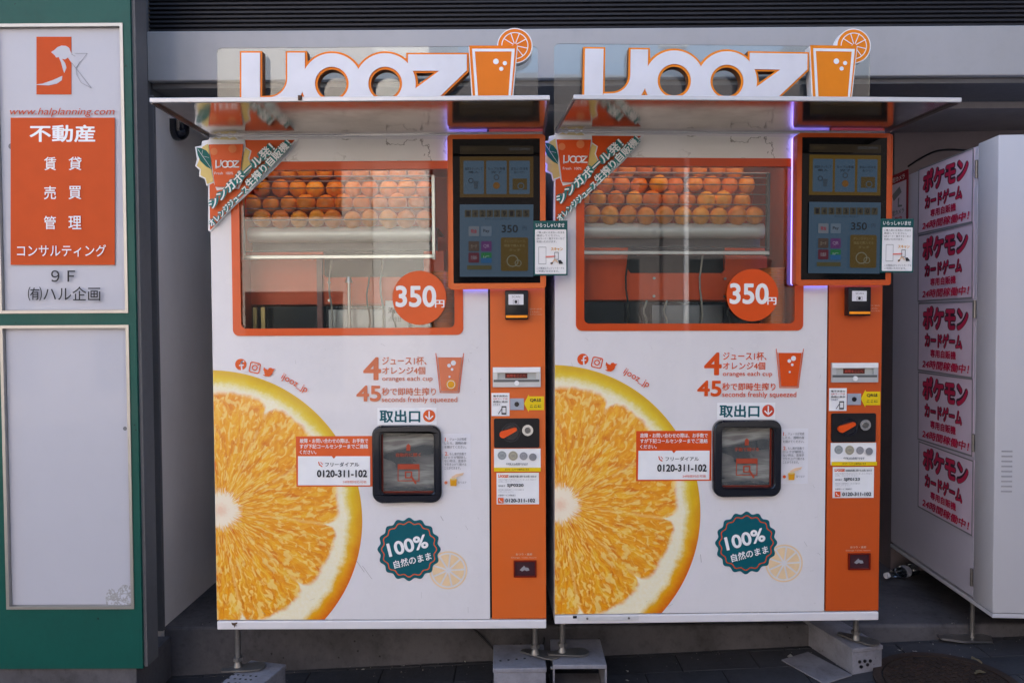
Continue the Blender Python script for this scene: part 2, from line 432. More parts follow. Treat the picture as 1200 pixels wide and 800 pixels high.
def scr(rgb, name=None):
    """a lit screen area of the given shown colour"""
    key = name or 'screen_glow_%02x%02x%02x' % rgb
    if key in MATS: return MATS[key]
    m, t, b = newmat(key); c = s2l(rgb)
    b.inputs['Base Color'].default_value = (.01, .01, .01, 1); b.inputs['Roughness'].default_value = .2
    b.inputs['Specular IOR Level'].default_value = .12
    b.inputs['Emission Color'].default_value = (*c, 1); b.inputs['Emission Strength'].default_value = E_
    MATS[key] = m; return m

ORD = ['first', 'second', 'third', 'fourth', 'fifth', 'sixth', 'seventh', 'eighth', 'ninth', 'tenth', 'eleventh']
# ------------------------------------------------------------------ building, ground, street
def slope(x):                      # the pavement climbs to the right
    x = max(-9.0, min(9.0, x)); return -0.008 + 0.044*x
ASPH = worn('street_asphalt', (.12, .115, .11), (.09, .088, .085), rough=.85, scale=2.0, amount=.6, bump=.4)
PAVE = worn('dark_paving', (.050, .052, .062), (.020, .019, .022), rough=.7, scale=5.0, amount=.6, bump=.3, spots=.5)
PAVE2 = worn('dark_paving_b', (.060, .060, .070), (.026, .025, .028), rough=.7, scale=4.0, amount=.6, bump=.3, spots=.5)
JOINT = worn('joint_grit', (.03, .03, .032), (.012, .012, .012), rough=.9, scale=9.0, amount=.6)
CONC = worn('stained_concrete', (.115, .11, .12), (.018, .016, .018), rough=.8, scale=3.0, amount=.85, streak=1.6, bump=.5, spots=.7)
bm = bmesh.new()
xs = [-400, -60, -9, 9, 60, 400]; ys = [-400, -60, -9.0, -1.6, 1.0, 60]
g = [[bm.verts.new((x, y, slope(x)-.03)) for y in ys] for x in xs]
for i in range(5):
    for j in range(5): bm.faces.new((g[i][j], g[i+1][j], g[i+1][j+1], g[i][j+1]))
finish('ground', bm, ASPH, kind='structure')
pav = empty('pavement', (0, 0, 0), kind='structure')
bm = bmesh.new()
def slab_sheet(bm, x0, x1, y0, y1, top, th):
    vs = []
    for z in (-th, 0):
        for x, y in ((x0, y0), (x1, y0), (x1, y1), (x0, y1)): vs.append(bm.verts.new((x, y, slope(x)+top+z)))
    for q in ((3, 2, 1, 0), (4, 5, 6, 7), (0, 1, 5, 4), (1, 2, 6, 5), (2, 3, 7, 6), (3, 0, 4, 7)): bm.faces.new([vs[i] for i in q])
for a in range(-8, 8): slab_sheet(bm, a, a+1, -1.6, .52, -.006, .02)
finish('paving_bed', bm, JOINT, pav)
MH = atz(1106, 802, .05); MHC = Vector((MH.x, MH.y-.02, 0)); MHR = .245
pw, pd = .30, .15; row = 0; y = -.78
while y < .44:
    x = -2.2 + (pw/2 if row % 2 else 0)
    while x < 2.6:
        y1 = min(y+pd, .445)
        cxm, cym = x+pw/2, (y+y1)/2
        if (Vector((cxm, cym, 0))-MHC).length > MHR+.02 or True:
            bm = bmesh.new(); dz = random.uniform(-.0012, .0012)
            slab_sheet(bm, x+.003, x+pw-.003, y+.003, y1-.003, .0+dz, .03)
            finish('paving_block', bm, random.choice((PAVE, PAVE2)), pav)
        x += pw
    y += pd; row += 1
# manhole cover
IRON = worn('rusty_cast_iron', (.060, .040, .032), (.030, .024, .022), rough=.62, scale=8, amount=.7, bump=.4, metal=.35)
mz = slope(MHC.x)
mh = empty('manhole_cover', (MHC.x, MHC.y, mz+.003), label='round rusty iron manhole cover with raised checker studs in the paving at bottom right', cat='manhole cover')
mh.rotation_euler = (0, -math.atan(.044), rad(12))
bm = bmesh.new(); lathe(bm, [(0, .004), (MHR-.035, .004), (MHR-.035, .0)], n=64); finish('cover_plate', bm, IRON, mh)
bm = bmesh.new(); lathe(bm, [(MHR-.03, 0), (MHR-.03, .007), (MHR, .007), (MHR, 0)], n=64); finish('rim', bm, IRON, mh)
bm = bmesh.new(); k = 0; q = .027
for i in range(-9, 10):
    for j in range(-9, 10):
        x, y_ = i*q, j*q
        if x*x+y_*y_ < (MHR-.05)**2:
            a, b_ = (.010, .0045) if (i+j) % 2 else (.0045, .010)
            box(bm, x-a, x+a, y_-b_, y_+b_, .004, .0085)
finish('studs', bm, IRON, mh, kind='stuff')

STEPZ = .132
# concrete step
bm = bmesh.new(); p0 = at(180, 737, .42); 
box(bm, -1.50, 6.0, .445, 3.0, -.5, STEPZ, bev=.012)
finish('concrete_step', bm, CONC, label='stained grey concrete step running behind and below the juice machines', cat='step')

WALLG = worn('warm_grey_wall_panel', (.86, .81, .78), (.66, .58, .54), rough=.6, scale=2.0, amount=.35, streak=3)
SOFF = worn('grey_soffit', (.30, .275, .27), (.19, .17, .17), rough=.75, scale=2.5, amount=.6)
BACKW = worn('recess_back_wall', (.55, .52, .50), (.40, .38, .36), rough=.7, scale=2.5, amount=.6)
FRZ = worn('off_white_fascia', (.45, .445, .46), (.31, .30, .29), rough=.5, scale=1.5, amount=.4, streak=3, coat=.1)
GREYM = worn('grey_metal_cladding', (.14, .14, .15), (.07, .065, .065), rough=.45, scale=3, amount=.4, streak=4)
LOUV = worn('dark_louvre_metal', (.020, .020, .027), (.010, .010, .013), rough=.5, scale=4, amount=.4)
UPW = worn('upper_facade_tile', (.45, .44, .42), (.30, .29, .28), rough=.7, scale=2, amount=.5)
bld = empty('shop_building', (0, .5, 0), label='building front with white fascia band and dark ribbed shutter above the juice machines', cat='building')
def bpart(name, bm, m, **k):
    o = finish(name, bm, m, **k); o.parent = bld; o.matrix_parent_inverse = Matrix.Translation((0, -.5, 0)); return o
lw = at(183, 400, .42).x
FY = .40
f0 = at(172, 37, FY); f1 = at(172, 95, FY)
fx0 = f0.x; fzt = f0.z; fzb = f1.z; 
bm = bmesh.new()       # fascia: one long folded panel, slightly higher at the right as in the photo
box(bm, fx0, 7.0, FY, FY+.16, fzb, fzt, bev=.004)
bpart('fascia', bm, FRZ)
bm = bmesh.new(); box(bm, fx0+.004, 7.0, FY+.03, FY+.3, fzb-.022, fzb-.003); bpart('fascia_shadow_trim', bm, GREYM)
bm = bmesh.new(); box(bm, lw-.02, 7.0, FY+.302, 2.2, fzb-.05, fzb+.1); bpart('soffit', bm, SOFF)
bm = bmesh.new(); box(bm, lw+.03, 7.0, 2.2, 2.3, -.4, fzb+.1); bpart('back_wall', bm, BACKW)
bm = bmesh.new(); box(bm, lw-.25, lw, .422, 2.3, -.4, fzb-.052, bev=.003); bpart('recess_side_wall', bm, WALLG)
bm = bmesh.new(); box(bm, -1.80, fx0-.004, .425, .62, fzb-.053, 3.4); bpart('corner_post', bm, GREYM)
bm = bmesh.new(); box(bm, lw-.009, lw+.014, .405, .424, STEPZ+.0, fzb-.055, bev=.002); bpart('corner_trim', bm, GREYM)
z = fzt+.003; bm = bmesh.new()
while z < fzt+.62:      # ribbed shutter
    prof = [(.0, 0), (-.012, .004), (-.012, .011), (0, .015)]
    for (ya, za), (yb, zb) in zip(prof, prof[1:]+[(0, .0175)]):
        v = [bm.verts.new(c) for c in ((fx0, FY+.03+ya, z+za), (7, FY+.03+ya, z+za), (7, FY+.03+yb, z+zb), (fx0, FY+.03+yb, z+zb))]
        bm.faces.new(v)
    z += .0175
bpart('shutter_ribs', bm, LOUV, kind='stuff')
bm = bmesh.new(); box(bm, -7, 7, .60, 8, fzt+.62, 8.6); bpart('upper_wall', bm, UPW)
bm = bmesh.new(); box(bm, -7, lw-.252, .70, 8, -.5, fzt+.618); bpart('side_shop_wall', bm, UPW)
bm = bmesh.new(); box(bm, 3.6, 7, 1.2, 2.198, -.3, fzb-.052); bpart('right_shop_wall', bm, UPW)
for i in range(6):
    for j in range(2):
        bm = bmesh.new(); box(bm, -6.2+i*2.2, -4.7+i*2.2, .57, .64, 4.3+j*2.4, 5.7+j*2.4, bev=.01)
        w_ = bpart('window', bm, plain('dark_window_glass', (.03, .035, .04), .08, coat=.5))
# return wall at the right, behind the locker
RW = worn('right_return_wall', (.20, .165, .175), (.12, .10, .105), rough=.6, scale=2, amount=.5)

# conduit pipe at the left corner
p0 = at(166.5, 150, .36); p1 = at(174, 650, .36); p2 = at(172, 757, .33)
bm = bmesh.new(); cyl(bm, (p1.x, .36, p0.z), (p1.x, .36, p1.z), .0105); cyl(bm, (p1.x, .36, p1.z), (p1.x-.005, .345, p2.z), .0105)
cd = empty('conduit_pipe', (p1.x, .36, p2.z), label='thin white conduit pipe running down beside the green sign box', cat='pipe')
o = finish('tube', bm, plain('ivory_pipe_paint', (.50, .49, .44), .45), smooth=True); o.parent = cd; o.matrix_parent_inverse = Matrix.Translation(-cd.location)
bm = bmesh.new(); cyl(bm, (p1.x, .36, p0.z-.012), (p1.x, .36, p0.z+.022), .016); o = finish('end_cap', bm, BLACK, smooth=True); o.parent = cd; o.matrix_parent_inverse = Matrix.Translation(-cd.location)
for zz in (1.1, .45):
    bm = bmesh.new(); box(bm, p1.x-.02, p1.x+.02, .352, .372, zz, zz+.014, bev=.001); o = finish('pipe_clip', bm, ZINC); o.parent = cd; o.matrix_parent_inverse = Matrix.Translation(-cd.location)

# ------------------------------------------------------------------ sign box at the left
GREEN = worn('green_sign_enamel', s2l((0, 82, 72)), s2l((0, 52, 46)), rough=.45, scale=3, amount=.4, coat=.05, spots=.8)
SGW = worn('sign_white_acrylic', (.53, .53, .585), (.40, .40, .43), rough=.35, scale=1.2, amount=.18, spots=.9, coat=.2)
SGO = plain('sign_orange_ink', s2l((208, 80, 24)), .45, spec=.2)
SY = .10
sb = at(60, 783, SY)
SO = Vector((-1.65, SY, sb.z))
def smp(px, py, Y=SY):
    p = at(px, py, Y); return (p.x-SO.x, p.z-SO.z)
sign = empty('sign_box', SO, label='tall green framed sign box with white panels and orange property office notice', cat='sign')
def sr(px, py): return smp(px, py)
gx1 = sr(158, 300)[0]; gx0 = -1.2; 
px0 = sr(2, 200)[0]; px1 = sr(147.5, 200)[0]
zA0, zA1 = sr(75, 367)[1], sr(75, 28)[1]
zB0, zB1 = sr(75, 713)[1], sr(75, 381)[1]
ztop = 2.75
bm = bmesh.new()
for (a, b_, c, d) in ((px1, gx1, 0, ztop), (gx0, px1, zA1, ztop), (gx0, px1, zB1, zA0), (gx0, px1, 0, zB0), (gx0, px0-.02, zB0, zB1), (gx0, px0-.02, zA0, zA1)):
    box(bm, a, b_, 0, .10, c, d)
bmesh.ops.remove_doubles(bm, verts=bm.verts[:], dist=1e-6)
finish('frame', bm, GREEN, sign)
bm = bmesh.new(); box(bm, gx1-.001, gx1+.012, .012, .098, 0.002, ztop); finish('side_trim', bm, GREYM, sign)
bm = bmesh.new(); box(bm, gx0, gx1-.03, .012, .3, -.17, -.003, bev=.004); finish('concrete_base', bm, CONC, sign)
def trim(x0, x1, z0, z1):
    bm = bmesh.new(); w = .011
    prism(bm, [[(x0, z0), (x1, z0), (x1, z1), (x0, z1)], [(x0+w, z0+w), (x1-w, z0+w), (x1-w, z1-w), (x0+w, z1-w)]], -.004, .05)
    finish('panel_trim', bm, ALU, sign)
trim(px0-.02, px1, zA0, zA1); trim(px0-.02, px1, zB0, zB1)
bm = bmesh.new(); box(bm, px0-.008, px1-.012, .012, .03, zA0+.012, zA1-.012); pa = finish('upper_panel', bm, SGW, sign)
bm = bmesh.new(); box(bm, px0-.008, px1-.012, .012, .03, zB0+.012, zB1-.012); pb = finish('lower_panel', bm, SGW, sign, label='blank white panel with a scuffed patch near the lower right corner')
sc = Print(lambda x, y: smp(x, y, SY+.012), .0105)
scm, t_, b_ = newmat('scuffed_adhesive_residue'); tc = t_('ShaderNodeTexCoord'); nn = t_('ShaderNodeTexNoise', i_Scale=60.0, i_Detail=6.0)
t_.l.new(tc.outputs['Object'], nn.inputs['Vector']); t_.l.new(t_.ramp(nn.outputs[0], [(.4, (.55, .56, .62)), (.52, (.30, .29, .28)), (.6, (.55, .56, .62))]), b_.inputs['Base Color'])
sc.poly([(125, 709), (124, 697), (129, 688), (137, 692), (145, 684), (153, 686), (155, 709)], scm); sc.done('scuff', pb)
P = Print(lambda x, y: smp(x, y, SY+.012), .011)
P.rect(43, 43.5, 84, 111, SGO)
def zz(pts, ox=30, oy=35, s=9.41): return [(ox+x/s, oy+y/s) for x, y in pts]
P.poly(zz([(285, 250), (320, 228), (355, 195), (400, 178), (450, 182), (485, 205), (500, 245), (515, 275), (552, 298), (600, 345), (575, 400), (560, 430), (515, 375), (470, 310), (440, 330), (405, 325), (440, 370), (455, 420), (430, 482), (415, 440), (395, 365), (370, 305), (340, 310), (325, 285)]), SGW)
P.poly(zz([(95, 610), (190, 598), (300, 560), (410, 512), (405, 560), (350, 598), (260, 618), (170, 614)]), SGW)
P.line(zz([(550, 265), (685, 265), (560, 425), (570, 500), (620, 590), (730, 645), (515, 370)]), .5, INK_G)
P.line(zz([(552, 298), (515, 275)]), .5, INK_G)
P.text('www.halplanning.com', 12.5, 127, 135, 137.5, SGO, shear=.25)
P.rect(13.5, 138.5, 135.5, 310.5, SGO)
P.text('不動産', 36, 147, 112.5, 167, WHITE_B, bold=.028)
for s_, yy in (('賃', 185), ('売', 219), ('管', 254)): P.text(s_, 53, yy-.5, 67, yy+15, WHITE_B, bold=.012)
for s_, yy in (('貸', 185), ('買', 219), ('理', 254)): P.text(s_, 82, yy-.5, 97, yy+15, WHITE_B, bold=.012)
P.text('コンサルティング', 22, 287, 126, 301, WHITE_B, bold=.008)
P.text('９Ｆ', 62, 317, 90, 330.5, INK_K, bold=.012)
P.text('㈲ハル企画', 35, 336, 119.5, 352.5, INK_K, bold=.006)
P.done('lettering', pa)

# ------------------------------------------------------------------ juice machines
OX, OZ = -.48, .302
MAT2 = Matrix.Rotation(rad(1.906), 4, 'Z') @ Matrix.Rotation(rad(.2605), 4, 'Y')
LOC2 = Vector((1.20643, .04572, 1.40678)) + MAT2.to_3x3() @ Vector((OX, 0, OZ-1.40))
def M(px, py, Y=0.0):              # left machine's own coordinates from a photo position at depth Y
    p = at(px, py, Y); return (p.x-OX, p.z-OZ)
def MP(Y): return lambda a, b: M(a, b, Y)
XL, XR, ZT, ZD = -.588, .584, 1.738, .035
def orange_mesh():
    bm = bmesh.new(); bmesh.ops.create_uvsphere(bm, u_segments=20, v_segments=12, radius=.0345)
    for v in bm.verts:
        v.co.z *= .95
        if abs(v.co.z) > .031: v.co.z *= .955
    for f in bm.faces:
        if f.calc_center_median().z > .0315: f.material_index = 1
    me = bpy.data.meshes.new('orange'); bm.to_mesh(me); bm.free(); me.materials.append(PEEL); me.materials.append(plain('stem_mark_green', (.22, .20, .05), .6))
    for p in me.polygons: p.use_smooth = True
    return me
ORANGE = orange_mesh()
def cup_logo(P, x0, x1, y0, y1, m, wt):
    """IJOOZ lettering drawn in a small box with strokes"""
    w = x1-x0; h = y1-y0
    P.line([(x0+wt/2, y0), (x0+wt/2, y1)], wt, m)
    P.line([(x0+.235*w, y0), (x0+.235*w, y0+.55*h), (x0+.20*w, y0+.85*h), (x0+.10*w, y1-wt/2)], wt, m)
    P.ring(x0+.42*w, (y0+y1)/2, h*.52, h*.52-wt, m, 24); P.ring(x0+.64*w, (y0+y1)/2, h*.52, h*.52-wt, m, 24)
    P.line([(x0+.78*w, y0+wt/2), (x1, y0+wt/2), (x0+.76*w, y1-wt/2), (x1, y1-wt/2)], wt, m)

def machine(v):
    side = ('left', 'right')[v]
    OR = (ORL, ORR)[v]; INK = (INK_L, INK_R)[v]; INK2 = (INK_F, INK_R)[v]
    root = empty('juice_vending_machine', label=('white and paler orange juice vending machine numbered SJP0220, beside the green sign box',
        'white and deep orange juice vending machine numbered SJP0123, nearest the card locker')[v], cat='vending machine',
        group='orange juice vending machines')
    if v == 0: root.location = (OX, 0, OZ)
    else: root.matrix_world = Matrix.Translation(LOC2) @ MAT2
    RM = Matrix.Translation((OX, 0, OZ)) if v == 0 else Matrix.Translation(LOC2) @ MAT2
    def fin(name, bm, m, parent=root, **k): return finish(name, bm, m, parent, **k)
    # carcass
    bm = bmesh.new(); w = .02
    box(bm, XL, XL+w, .028, .80, ZD, ZT); box(bm, XR-w, XR, .028, .80, ZD, ZT)
    box(bm, XL+w, XR-w, .78, .80, ZD, ZT); box(bm, XL+w, XR-w, .028, .78, ZT-w, ZT); box(bm, XL+w, XR-w, .028, .78, ZD, ZD+w)
    fin('body', bm, WHITE)
    # door with window and pickup openings
    sx = M(573.5, 600)[0]
    wx0, wz1 = M(279, 195); wx1, wz0 = M(536, 387)
    kx0, kz1 = M(444, 504); kx1, kz0 = M(512, 583)
    bm = bmesh.new()
    gx = [XL, wx0, kx0, kx1, wx1, sx]; gz = [ZD, kz0, kz1, wz0, wz1, ZT]
    gx.sort(); 
    def hole(a, b):
        cx, cz = a, b
        return (wx0 < cx < wx1 and wz0 < cz < wz1) or (kx0 < cx < kx1 and kz0 < cz < kz1)
    for Yp, fl in ((0.0, 1), (.026, -1)):
        vv = {(i, j): bm.verts.new((gx[i], Yp, gz[j])) for i in range(6) for j in range(6)}
        for i in range(5):
            for j in range(5):
                if not hole((gx[i]+gx[i+1])/2, (gz[j]+gz[j+1])/2):
                    bm.faces.new([vv[q] for q in ((i, j), (i+1, j), (i+1, j+1), (i, j+1))][::fl])
        if fl == 1: V0 = vv
        else:
            for i in range(6):
                for j in range(5):
                    cz = (gz[j]+gz[j+1])/2
                    L = i > 0 and not hole((gx[i-1]+gx[i])/2, cz); R = i < 5 and not hole((gx[i]+gx[min(5, i+1)])/2, cz)
                    if L != R: bm.faces.new((V0[i, j], V0[i, j+1], vv[i, j+1], vv[i, j]))
                    cx = (gx[j]+gx[j+1])/2
                    D = i > 0 and not hole(cx, (gz[i-1]+gz[i])/2); U = i < 5 and not hole(cx, (gz[i]+gz[min(5, i+1)])/2)
                    if D != U: bm.faces.new((V0[j, i], V0[j+1, i], vv[j+1, i], vv[j, i]))
    door = fin('door', bm, WHITE)
    P = Print(MP(0), -.0003); P.rect(247, 163, 525, 189, STAIN); P.done('marked_strip', door, label='water stained strip of the door above the window')
    # control column and base rail
    cx0 = M(575.8, 600)[0]
    bm = bmesh.new(); box(bm, cx0, XR, 0.001, .026, ZD, ZT, bev=.0015); fin('control_column', bm, OR)
    bm = bmesh.new(); box(bm, sx-.0005, cx0+.0005, .012, .020, ZD, ZT); fin('door_gap', bm, BLACK)
    bm = bmesh.new(); box(bm, XL, XR, -.002, .80, 0, .031, bev=.004); rail = fin('base_rail', bm, WHITE)
    if v == 0:
        P = Print(MP(-.002), -.0025); P.poly([(271, 728.6), (274, 729.4), (278.4, 728.4), (278, 730.4), (276.6, 730.9), (275.6, 733.2), (274.4, 735), (274.2, 732.4), (272.2, 731.6)], plain('rust', (.12, .07, .045), .8)); P.poly([(276, 732.4), (277.6, 731.6), (277, 733)], MATS['rust']); P.done('rust_chip', rail)
    else:
        a = M(256+25, 728)[0]; c = M(256+97, 728)[0]
        bm = bmesh.new(); box(bm, a, c, -.0055, -.0022, .012, .029, bev=.001)
        fin('hinge_plate', bm, plain('white_plate_paint', (.66, .655, .66), .4), rail)
        for q in (.16, .84):
            bm = bmesh.new(); cyl(bm, (a+(c-a)*q, -.008, .021), (a+(c-a)*q, -.0054, .021), .004, n=12); fin('bolt', bm, ZINC, rail)
        bm = bmesh.new(); box(bm, a-.016, a-.002, -.0035, -.0021, .021, .030); fin('notch', bm, BLACK, rail)
    # window: orange frame and glass
    a0 = M(273.5, 393.5); a1 = M(541.5, 188.5); b0 = M(283, 385); b1 = M(531.5, 198)
    bm = bmesh.new(); prism(bm, [rrect(*a0, *a1, .022), rrect(*b0, *b1, .018)], -.004, .03)
    wf = fin('window_frame', bm, plain('window_frame_orange_%s' % side, s2l((222, 84, 20)) if v == 0 else s2l((205, 72, 12)), .3, coat=.3))
    bm = bmesh.new(); box(bm, b0[0]-.004, b1[0]+.004, .004, .008, b0[1]-.004, b1[1]+.004); fin('window_glass', bm, GLASSW)
    # inside of the window: lining
    inn = plain('inner_lining_orange_%s' % side, s2l((226, 88, 34)), .4)
    ix0, ix1, iz0, iz1 = wx0-.01, wx1+.012, wz0-.02, wz1+.05
    bm = bmesh.new()
    box(bm, ix0-.01, ix0, .03, .50, iz0, iz1); box(bm, ix1, ix1+.01, .03, .50, iz0, iz1)
    box(bm, ix0, ix1, .50, .51, iz0, iz1); box(bm, ix0, ix1, .03, .50, iz1, iz1+.01)
    fin('cabinet_lining', bm, inn)
    bm = bmesh.new(); box(bm, ix0, ix1, .03, .50, iz0-.01, iz0); fin('cabinet_floor', bm, BLACK)
    bm = bmesh.new(); box(bm, ix0+.05, ix1-.05, .06, .075, iz1-.008, iz1-.002); fin('cabinet_light', bm, LEDIN)
    # fruit basket: wire rails, trough, posts
    SAT = plain('satin_steel', (.50, .50, .50), .28, 1.0); DK = plain('dark_steel', (.06, .06, .065), .35, .6)
    bk = empty('fruit_basket'); bk.parent = root
    for py in (207.5, 213, 221, 232.5, 244.5, 258):
        x0, z0 = M(287, py, .06); x1, z1 = M(508.5, py, .06)
        bm = bmesh.new(); cyl(bm, (x0, .06, z0), (x1, .06, z0), .0022 if py != 207.5 else .0035, n=8); fin('rail', bm, SAT, bk, smooth=True)
    for pxx, w_ in ((286, .006), (508.5, .012)):
        x0, z0 = M(pxx, 304, .06); _, z1 = M(pxx, 206, .06)
        bm = bmesh.new(); box(bm, x0-w_/2, x0+w_/2, .052, .068, z0, z1, bev=.001); fin('upright', bm, (SAT, DK)[v], bk)
    x0, z0 = M(286, 304, .06); x1, z1 = M(510, 299, .06)
    bm = bmesh.new(); box(bm, x0, x1, .05, .075, z0, z0+.014, bev=.002); fin('lower_rail', bm, SAT, bk)
    _, zb = M(286, 295, .06); bm = bmesh.new(); cyl(bm, (x0, .06, zb), (x1, .06, zb), .002, n=8); fin('rail', bm, SAT, bk)
    _, zt_ = M(400, 266, .10); _, zq = M(400, 283, .10)
    bm = bmesh.new(); cyl(bm, (x0+.004, .115, (zt_+zq)/2), (x1-.004, .115, (zt_+zq)/2), (zt_-zq)/2+.002, n=32); fin('steel_trough', bm, plain('pale_steel', (.62, .62, .60), .42, .35), smooth=True)
    bm = bmesh.new(); box(bm, x0, x1, .15, .16, M(0, 300, .15)[1], zt_+.002); box(bm, x0, x1, .16, .40, zt_-.008, zt_+.002)
    fin('trough_backing', bm, DK)
    # juicer front: orange panel with a dark notch, black base
    pY = .14
    c0 = M(290, 357, pY); c1 = M(520, 294, pY); n0 = M(379 if v == 0 else 355, 325, pY); n1 = M(497 if v == 0 else 470, 325, pY)
    lo = [c0, (c1[0], c0[1]), c1, (n1[0], c1[1]), (n1[0], n0[1]+.012), (n1[0]-.01, n0[1]), (n0[0]+.01, n0[1]), (n0[0], n0[1]+.012), (n0[0], c1[1]), (c0[0], c1[1])]
    bm = bmesh.new(); prism(bm, [lo], pY, pY+.02); fin('juicer_panel', bm, plain('juicer_orange', s2l((226, 84, 34)), .35))
    bm = bmesh.new(); box(bm, n0[0]-.02, n1[0]+.02, pY+.05, pY+.30, n0[1]-.01, c1[1]+.01); fin('juicer_recess', bm, BLACK)
    d0 = M(286, 390, pY+.01); d1 = M(525, 358, pY+.01)
    bm = bmesh.new(); box(bm, d0[0], d1[0], pY+.012, pY+.2, iz0, d1[1]); fin('juicer_base', bm, BLACKG)
    if v == 0:
        for q in (298.5, 308):
            s0 = M(q-2.2, 388, .10); s1 = M(q+2.2, 360, .10)
            bm = bmesh.new(); box(bm, s0[0], s1[0], .10, .112, s0[1]-.02, s1[1], bev=.001)
            fin('brass_post', bm, plain('dull_brass', (.50, .38, .16), .4, .5))
        s0 = M(409.5, 388, .09); s1 = M(409.5, 328, .09)
        bm = bmesh.new(); cyl(bm, (s0[0], .09, s0[1]-.03), (s0[0], .09, s1[1]), .0055, n=12); cyl(bm, (s0[0], .09, s1[1]-.01), (s0[0], .09, s1[1]+.012), .014, .008, n=16)
        fin('juice_nozzle', bm, SAT, smooth=True)
        s0 = M(372, 388, .12); s1 = M(377, 300, .12)
        bm = bmesh.new(); box(bm, s0[0], s1[0], .12, .138, s0[1], s1[1]); fin('juicer_edge_strip', bm, plain('smoked_acrylic', (.25, .10, .10), .2))
        s0 = M(292, 357, .11); s1 = M(371, 300, .11)
    # hoses, brackets and bolts of the press
    hs_m = (plain('clear_hose', (.45, .42, .38), .3), plain('black_hose', (.03, .03, .03), .35))
    for (q, w0, w1, mi_, yy_) in (((388, 300, 388, 0, .10), (432, 322, 388, 1, .11), (448, 300, 388, 0, .12), (462, 358, 388, 1, .10)) if v == 0 else ((352, 300, 388, 1, .12), (372, 357, 388, 0, .11), (396, 357, 388, 0, .11), (441, 300, 388, 0, .13), (470, 360, 388, 1, .10))):
        A_ = M(q, w1, yy_); B_ = M(q+2, w0, yy_); bm = bmesh.new(); k_ = [(A_[0]+.006*math.sin(i*1.3), A_[1]+(B_[1]-A_[1])*i/6) for i in range(7)]
        for a_, b2 in zip(k_, k_[1:]): cyl(bm, (a_[0], yy_, a_[1]), (b2[0], yy_, b2[1]), .0035, n=8)
        fin('hose', bm, hs_m[mi_], smooth=True)
    for (q, w_) in ((386, 331), (470, 331), (386, 352), (470, 352), (300, 303), (366, 303)):
        c_ = M(q, w_, pY); bm = bmesh.new(); cyl(bm, (c_[0], pY-.006, c_[1]), (c_[0], pY+.001, c_[1]), .005, n=10); fin('panel_bolt', bm, SAT, smooth=True)
    a_ = M(386, 386, .16); b2 = M(470, 362, .16); bm = bmesh.new(); box(bm, a_[0], b2[0], .142, .150, a_[1], b2[1], bev=.003); fin('drip_tray', bm, plain('scuffed_grey_steel', (.22, .23, .25), .3, .7))
    if v == 0:
        a_ = M(452, 386, .10); b2 = M(478, 352, .10); bm = bmesh.new(); box(bm, a_[0], b2[0], .10, .104, a_[1], b2[1]); o_ = fin('service_card', bm, WHITE_IN)
        P = Print(MP(.10), .0995); P.text('清掃済', 455, 360, 474, 367, INK_K, bold=.02); P.text('点検日', 455, 371, 470, 377, INK_G); P.done('lettering', o_)
    # stack of paper cups behind the price disc
    cxm, _ = M(519, 350, .085); _, z0 = M(519, 392, .085); _, z1 = M(519, 320, .085)
    bm = bmesh.new(); z = z0; rr_ = .046
    while z < z1:
        lathe(bm, [(rr_-.006, 0), (rr_-.005, .0055), (rr_, .0060), (rr_, .0088), (rr_-.006, .0092)], (cxm, .085, z), 28); z += .0095
    lathe(bm, [(0, .0), (rr_-.006, 0)], (cxm, .085, z), 28)
    fin('cup_stack', bm, plain('cup_paper_orange_%s' % side, s2l((232, 128, 50)), .35, coat=.4), smooth=True)
    # price disc
    cx, cy, r = ((491.5, 349, 31.5), (481, 350.5, 30.8))[v]
    bm = bmesh.new(); prism(bm, [circ(*M(cx, cy, -.006), r*2.7/900, 56)], -.0065, -.0045)
    pd_ = fin('price_disc', bm, INK)
    bmx = Print(MP(-.006), -.0066)
    bmx.text('350', cx-r*.88, cy-r*.45, cx+r*.62, cy+r*.34, WHITE_B, bold=.035)
    bmx.text('円', cx+r*.58, cy+r*.08, cx+r*.93, cy+r*.36, WHITE_B, bold=.03)
    bmx.done('lettering', pd_)
    # ---- orange slice print
    C0 = M(249, 609); R_ = M(249+175.5, 609)[0]-C0[0]
    bm = bmesh.new(); pts = []
    dx0 = M(249, 609)[0]-C0[0]
    zlo = ZD+.0005-C0[1]; xlo = XL+.0005-C0[0]
    a0_ = math.asin(max(-1, zlo/R_)); a1_ = math.acos(max(-1, min(1, xlo/R_)))
    pts = [(xlo, zlo)]+[(R_*math.cos(a0_+(a1_-a0_)*i/60), R_*math.sin(a0_+(a1_-a0_)*i/60)) for i in range(61)]
    prism(bm, [pts], -.0005, None)
    o = fin('orange_slice_print', bm, SLICE, door, fix=False); o.location = (C0[0], 0, C0[1])
    # ---- social icons and handle
    P = Print(MP(0), -.0008)
    P.disc(282.3, 426.8, 6.6, INK); P.line([(283.6, 433.2), (282.9, 425.5), (283.8, 423.6), (285.6, 423.2)], 1.7, WHITE_IN); P.line([(281.0, 428.0), (285.4, 427.6)], 1.4, WHITE_IN)
    cs, sn = math.cos(rad(12)), math.sin(rad(12))
    def rt(pts, cx_, cy_): return [(cx_+x*cs-y*sn, cy_+x*sn+y*cs) for x, y in pts]
    P.poly([rt(rrect(-6.4, -6.4, 6.4, 6.4, 2.4, 4), 298.9, 430.6), rt(rrect(-5.2, -5.2, 5.2, 5.2, 1.6, 4), 298.9, 430.6)], INK)
    P.ring(298.9, 430.6, 3.4, 2.2, INK); P.disc(302.9, 427.2, .8, INK)
